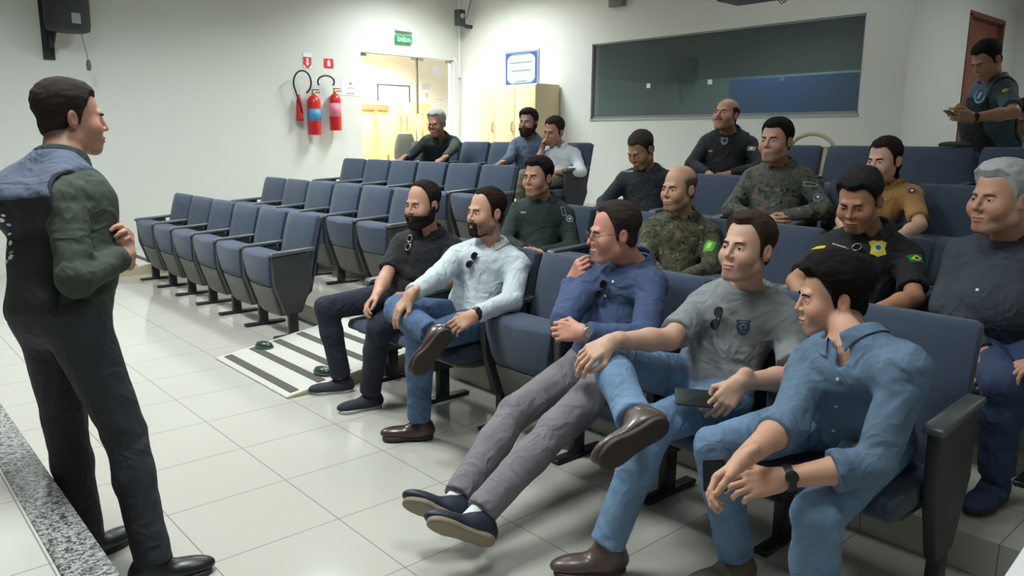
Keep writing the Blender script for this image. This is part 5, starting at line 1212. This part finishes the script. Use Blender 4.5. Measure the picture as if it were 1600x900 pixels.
def person_edge():
    S = 1.0; n = P(1612, 216, 7.5)
    fw = nrm(A_(-.9, -.5, 0)); rt = np.cross(fw, UP)
    d = dict(neck=n, shR=n+rt*.17-UP*.04, shL=n-rt*.17-UP*.04); d['elR'] = d['shR']+fw*.10-UP*.26; d['elL'] = d['shL']+fw*.12-UP*.25
    d['wrR'] = d['elR']+fw*.22-UP*.05; d['wrL'] = d['elL']+fw*.22-UP*.05; d['pel'] = A_(n[0]+.1, 7.6, 1.12); d['head'] = n+fw*.07+UP*.17; d['hipdir'] = tuple(rt)
    for s_, q in ((1, 'R'), (-1, 'L')): d['kn'+q] = d['pel']+rt*.12*s_+fw*.43; d['an'+q] = d['kn'+q]-UP*.44-fw*.02
    return mk('edge', 'dark haired person in pale blue shirt seated behind the standing man', d, hd=(60, 30, 0), hs=1.1, S=S, skin=(168, 124, 104), shirt=bluegrey, sleeve=('long', 'long'), pants=navy, shoes=(watchb, soleb), hi=.006, floor_z=.58, collar=True,
              hair=dict(th=.012, front=.068, nape=-.06), hairc=(34, 30, 34), face=dict(squint=.6), toes=(fw, fw), hands=(dict(fd=fw-UP*.4, bn=UP), dict(fd=fw-UP*.4, bn=UP)))
def person_speaker():
    S = 1.05; n = P(96, 262, .66); d = dict(neck=n, shR=bone(n, 104, 306, .20*S, -1), shL=bone(n, -6, 304, .21*S, 1))
    d['elR'] = bone(d['shR'], 118, 438, .30*S, -1); d['wrR'] = bone(d['elR'], 200, 398, .25*S, 1)
    fw = nrm(RH*.62+FH*.78); rt = np.cross(fw, UP)
    d['wrL'] = d['wrR']-rt*.09+fw*.0-UP*.01; d['elL'] = ik(d['shL'], d['wrL'], .30, .27, -rt-UP*.6)
    pz = bone(n, 96, 556, .56*S, -1); d['pel'] = A_(pz[0], pz[1], .93); d['head'] = bone(n, 112, 184, .20*S, 1); d['hipdir'] = tuple(rt)
    d['anR'] = PZ(238, 868, .10); d['anL'] = PZ(134, 836, .10); d['knR'] = lerp(d['pel']+rt*.09, d['anR'], .50)+fw*.045; d['knL'] = lerp(d['pel']-rt*.09, d['anL'], .50)+fw*.02-RH*.03
    p = mk('speaker', 'man standing at the left with his back turned, in black vest', d, hd=(-130, 4, 0), hs=1.10, S=S, fat=.042, skin=(176, 130, 110), shirt=olive, sleeve=(.85, .85), hemd=.03, pants=blackjean, shoes=(watchb, soleb), hi=.0036,
           collar=darkgreen, hair=dict(th=.005, front=.070, nape=-.078, side=-.0, vol=.006), hairc=(52, 44, 42), vest=dict(m=black_cloth, yoke=slate, yh=.16, hem=.03), face=dict(squint=.2), toes=(nrm(RH*.9+FH*.4), nrm(RH*.4+FH*.9)),
           hands=(dict(fd=UP*.8+fw*.1-rt*.30, bn=fw*.45+rt*.85, curl=(.75, .8, .85, .9)), dict(fd=UP*.70+rt*.45+fw*.1, bn=fw*.8-rt*.5, curl=(.8, .8, .85, .9))), fold=1.0)
    return p, d

p_polo = person_polo(); p_white = person_white(); p_blue = person_blue(); p_grey = person_grey(); p_denim = person_denim()
p_off = person_officer(); p_cs = person_camo_smile(); p_pol = person_police(); p_gh = person_grey_hair()
p_down = person_down(); p_cd = person_camo_dark(); p_wom = person_woman()
p_bl = person_back_left(); p_bb = person_back_beard(); p_bw = person_back_white(); p_vest = person_vest()
p_st, d_st = person_standing(); p_edge = person_edge(); p_sp, d_sp = person_speaker()

# ------------------------------------------------------------------ badges, lettering, buttons
flat = lambda n, c: mat(n, c, .7)
sq = [(-1, -1), (1, -1), (1, 1), (-1, 1)]
fg = flat('flag_green', (0, 120, 62)); fy = flat('flag_yellow', (236, 208, 40)); fb = flat('flag_blue', (30, 50, 120)); wh = flat('thread_white', (206, 210, 212)); bk = flat('thread_black', (28, 30, 36))
sil = flat('thread_silver', (130, 136, 142)); yel = flat('badge_yellow', (222, 204, 52)); lb = flat('badge_light_blue', (120, 176, 206)); gr = flat('badge_green', (60, 190, 70)); navyb = flat('badge_navy', (52, 66, 92))
flagp = lambda s=1.0: [([(-1, -.68), (1, -.68), (1, .68), (-1, .68)], fg, 0), ([(-.8, 0), (0, -.52), (.8, 0), (0, .52)], fy, 1), (rng(14, .27), fb, 2)]
shield = [(0, -1.1), (.6, -.75), (.85, -.1), (.8, .6), (.95, .85), (.5, .95), (0, .85), (-.5, .95), (-.95, .85), (-.8, .6), (-.85, -.1), (-.6, -.75)]
sc = lambda p, k, dx=0, dy=0: [(a*k+dx, b*k+dy) for a, b in p]
# grey t-shirt: dark shield on the chest
decal(p_grey, 1161, 511, [(shield, navyb, 0), (sc(rng(16), .42, 0, .05), sil, 1), (sc(rng(12), .26, 0, .05), navyb, 2), ([(-.5, .62), (.5, .62), (.5, .74), (-.5, .74)], sil, 1), ([(-.35, -.62), (.35, -.62), (.35, -.5), (-.35, -.5)], sil, 1)], .030, 'shield_print')
# police polo: yellow badge, flag, name, cap badge
decal(p_pol, 1372, 387, [([(-.9, -.75), (-.3, -.95), (0, -1.1), (.3, -.95), (.9, -.75), (.75, 0), (1, .7), (.5, .95), (0, .8), (-.5, .95), (-1, .7), (-.75, 0)], yel, 0), (sc(rng(16), .5, 0, 0), wh, 1), (sc(rng(14), .32, 0, 0), fg, 2)], .040, 'police_badge')
decal(p_pol, 1432, 404, flagp(), .036, 'flag_patch')
decal(p_pol, 1279, 387, [([(-1, -.6), (-.2, -.5), (.9, .1), (1, .6), (.3, .5), (-.4, .2)], yel, 0)], .030, 'yellow_emblem')
for k in range(9): decal(p_pol, 1302+k*2.4, 381+k*.7, [([(-.8, -1), (.8, -1), (.8, 1-(k % 3)*.4), (-.8, 1)], wh, 0)], .0032, 'name_letter')
# camouflage smiling man: green badge with yellow emblem on the sleeve
decal(p_cs, 1108, 384, [([(-.7, -1), (.6, -1), (.8, -.4), (.75, 1), (-.5, 1), (-.8, .3)], gr, 0), ([(-.35, -.6), (.3, -.5), (.35, .6), (-.25, .55)], fy, 1), (sc(rng(12), .25, 0, 0), wh, 2)], .040, 'sleeve_badge')
# camouflage dark haired man: two sleeve patches
decal(p_cd, 1266, 288, [([(-1, -.35), (1, -.35), (1, .35), (-1, .35)], sil, 0), ([(-.8, -.15), (.8, -.15), (.8, .15), (-.8, .15)], bk, 1)], .045, 'name_patch')
decal(p_cd, 1278, 308, [(rng(16), sil, 0), (sc(rng(16), .75), navyb, 1), (sc(rng(10), .35), wh, 2)], .030, 'round_patch')
# officer in dark green: sleeve patches
decal(p_off, 880, 330, [([(-.45, -1), (.45, -1), (.45, 1), (-.45, 1)], sil, 0), ([(-.3, -.8), (.3, -.8), (.3, .8), (-.3, .8)], bk, 1)], .035, 'sleeve_tab')
decal(p_off, 890, 342, [(rng(14), sil, 0), (sc(rng(14), .6), bk, 1), (sc(rng(5), .35), wh, 2)], .028, 'round_patch')
decal(p_off, 818, 332, [([(-1, -.3), (1, -.3), (1, .3), (-1, .3)], sil, 0)], .022, 'name_tab')
decal(p_down, 982, 268, [([(-1, -.22), (1, -.22), (1, .22), (-1, .22)], sil, 0)], .045, 'name_tab')
for (x, y, s_) in ((1104, 224, .035), (1110, 236, .02)): decal(p_vest, x, y, [([(-1, -.35), (1, -.35), (1, .35), (-1, .35)], sil, 0)], s_, 'name_tab', VQ=p_vest.vestVQ, par=p_vest.vest)
decal(p_vest, 1132, 220, [(shield, sil, 0), (sc(rng(12), .45), bk, 1)], .035, 'vest_badge', VQ=p_vest.vestVQ, par=p_vest.vest)
decal(p_vest, 1174, 232, [([(-1, -.6), (1, -.6), (1, .6), (-1, .6)], sil, 0), (sc(rng(10), .4), wh, 1)], .035, 'sleeve_patch')
# woman: shoulder board and round sleeve badge
decal(p_wom, 1425, 298, [(rng(16), flat('badge_orange', (186, 96, 70)), 0), (sc(rng(16), .72), navyb, 1), (sc(rng(10), .3), wh, 2)], .030, 'round_patch')
decal(p_wom, 1410, 283, [([(-1, -.3), (1, -.3), (1, .3), (-1, .3)], navyb, 0), ([(-.8, -.12), (-.2, -.12), (-.2, .12), (-.8, .12)], yel, 1), ([(.5, -.2), (.8, -.2), (.8, .2), (.5, .2)], yel, 1)], .045, 'shoulder_board', up=UP)
# standing man: blue round badge on the vest, yellow green mark on the sleeve
decal(p_st, 1531, 149, [(rng(20, 1, 0, 1.15), lb, 0), (sc(rng(18, 1, 0, 1.15), .78), navyb, 1), ([(-.4, -.5), (.1, -.4), (.45, .5), (-.05, .4)], lb, 2)], .052, 'vest_emblem', VQ=p_st.vestVQ, par=p_st.vest)
decal(p_st, 1571, 141, [([(-1, 0), (-.3, .75), (.5, .7), (1, 0), (.3, -.75), (-.5, -.7)], yel, 0), (sc(rng(8), .35), fg, 1)], .024, 'sleeve_mark')
# speaker: broken white lettering and emblem on the back of the vest
rr = random.Random(4)
for k in range(16):
    x = 2+rr.random()*17; y = 336+k*7.3; a = rr.random()*3; w_, h_ = .35+rr.random()*.65, .25+rr.random()*.5
    pts = [(w_*math.cos(a+t), h_*math.sin(a*1.3+t)) for t in (0, 1.1, 2.2, 3.5, 4.9)]
    decal(p_sp, x, y, [(pts, [wh, wh, lb][k % 3], 0)], .017, 'back_lettering', VQ=p_sp.vestVQ, par=p_sp.vest)
# shirt buttons
btn = mat('button_pearl', (214, 216, 216), .3)
for pr, pts in ((p_denim, [(1309, 592), (1307, 634), (1303, 672)]), (p_white, [(752, 425), (741, 448), (732, 470)]), (p_blue, [(958, 440), (946, 462)]), (p_gh, [(1527, 453)])):
    for x, y in pts: decal(pr, x, y, [(rng(12), btn, 0)], .0062, 'button', lift=.003)
decal(p_pol, 1330, 400, [([(-.12, -1), (.12, -1), (.12, 1), (-.12, 1)], bk, 0)], .05, 'placket')

# ------------------------------------------------------------------ things held or hung
def phone(name, c, R, w, h, label, screen=(18, 20, 24), case=(28, 30, 34)):
    """R rows: width axis, length axis, screen normal"""
    t = thing(name, label, 'phone', tuple(c)); M = lambda a, b, z: tuple(A_(a, b, z) @ R)
    r = .010; out = []
    for cx, cy, a0 in ((w-r, h-r, 0), (-w+r, h-r, 90), (-w+r, -h+r, 180), (w-r, -h+r, 270)):
        for k in range(5): a = math.radians(a0+22.5*k); out.append((cx+r*math.cos(a), cy+r*math.sin(a)))
    MB().loft([[M(a, b, z) for a, b in out] for z in (-.004, .0035)]).build('case', mat('phone_case_%d' % case[0], case, .4), t, bevel=.0015)
    MB().loft([[M(a*.93, b*.96, z) for a, b in out] for z in (.0035, .0042)]).build('screen', mat('phone_screen_%d' % screen[0], screen, .08), t)
    MB().loft([[M(-w*.6+.006*math.cos(q), h*.8+.006*math.sin(q), z) for q in np.linspace(0, 6.28, 12, endpoint=False)] for z in (-.004, -.0055)]).build('camera_lens', mat('lens_dark', (10, 10, 14), .1), t)
    return t
def hanging_sunglasses(pr, px, py, label, dirv, m=watchb):
    V, Q = pr.shirtVQ; bv = BVHTree.FromPolygons([tuple(v) for v in V], [tuple(map(int, q)) for q in Q]); hit, n, i, ds = bv.ray_cast(Vector(CC), Vector(ray(px, py)))
    if hit is None: return
    n = nrm(np.array(n)); n = n if n @ ray(px, py) < 0 else -n; c = np.array(hit)+n*.016; up = nrm(dirv-(dirv @ n)*n); rt = np.cross(up, n)
    t = thing('sunglasses', label, 'sunglasses', tuple(c)); F = lambda a, b, z=0: .82*(a*rt+b*up+z*n)
    for s_ in (-1, 1):
        ring = [(.017*math.cos(a)*(1 if math.cos(a) > 0 else 1.15), .032*s_+.025*math.sin(a)*1.0) for a in np.linspace(0, 2*math.pi, 22, endpoint=False)]
        lens = MB().loft([[F(a, b, z) for a, b in ring] for z in (-.0012, .0012)]).build('lens', mat('dark_lens', (16, 17, 20), .06, spec=.8), t)
        MB().tube([F(a, b, .001) for a, b in ring+ring[:1]], .0022, 6).build('rim', m, lens, smooth=True)
        MB().tube([F(-.012, .056*s_, 0), F(-.05, .05*s_, -.008), F(-.085, .03*s_, -.010)] if False else [F(.012, .056*s_, -.003), F(.016, .03*s_, -.010), F(.010, -.03*s_, -.012)], .002, 6).build('temple', m, t, smooth=True)
    MB().tube([F(0, -.007, .002), F(.004, 0, .004), F(0, .007, .002)], .0022, 6).build('bridge', m, t, smooth=True)
dn = -UP*.9
hanging_sunglasses(p_white, 738, 407, 'dark sunglasses hanging from the open collar of the white shirt', UP*.85+RH*.45)
hanging_sunglasses(p_grey, 1122, 497, 'dark sunglasses hanging from the neck of the grey t-shirt', UP*.9+RH*.25)
hanging_sunglasses(p_polo, 640, 380, 'sunglasses with shiny rims hanging on the black polo shirt', UP*.95+RH*.1, silver)
hanging_sunglasses(p_blue, 942, 452, 'dark sunglasses hanging on the blue shirt of the man in glasses', UP*.8+RH*.5)
hanging_sunglasses(p_pol, 1331, 391, 'sunglasses hanging on the black police polo', UP*.3+RH*.8, silver)

# denim man's phone, the grey shirted man's phone, the standing man's phone
c = PZ(1118, 742, .0); dd = ray(1117, 743); pc = CC+dd*(np.linalg.norm(p_denim_d['wrL']-CC)-.075); wx = nrm(RH*.8-FH*.45+UP*.25); wn = nrm(-FH*.75+UP*.55-RH*.45); wn = nrm(wn-(wn @ wx)*wx); wy = np.cross(wn, wx)
phone('phone', pc, np.array([wx, wy, wn]), .036, .048, 'black phone held in the clasped hands of the man in denim')
pc = CC+ray(1088, 622)*(np.linalg.norm(p_grey_d['wrL']-CC)-.02); wx = nrm(FH*.6+UP*.5); wy = nrm(RH*.97-UP*.12+FH*.1); wy = nrm(wy-(wy @ wx)*wx); wn = np.cross(wx, wy)
phone('phone', pc, np.array([wx, wy, wn]), .036, .078, 'dark phone resting on the thigh of the man in grey t-shirt', case=(30, 42, 40))
pc = CC+ray(1490, 181)*(np.linalg.norm(d_st['wrL']-CC)-.02); wx = nrm(FH*.9-RH*.1); wy = nrm(-RH*.85+UP*.5); wy = nrm(wy-(wy @ wx)*wx); wn = np.cross(wx, wy)
phone('phone', pc, np.array([wx, wy, wn]), .036, .075, 'phone held by the man standing near the brown door', case=(60, 66, 78))
pc = CC+ray(1430, 705)*(np.linalg.norm(p_denim_d['pel']-CC)-.10)
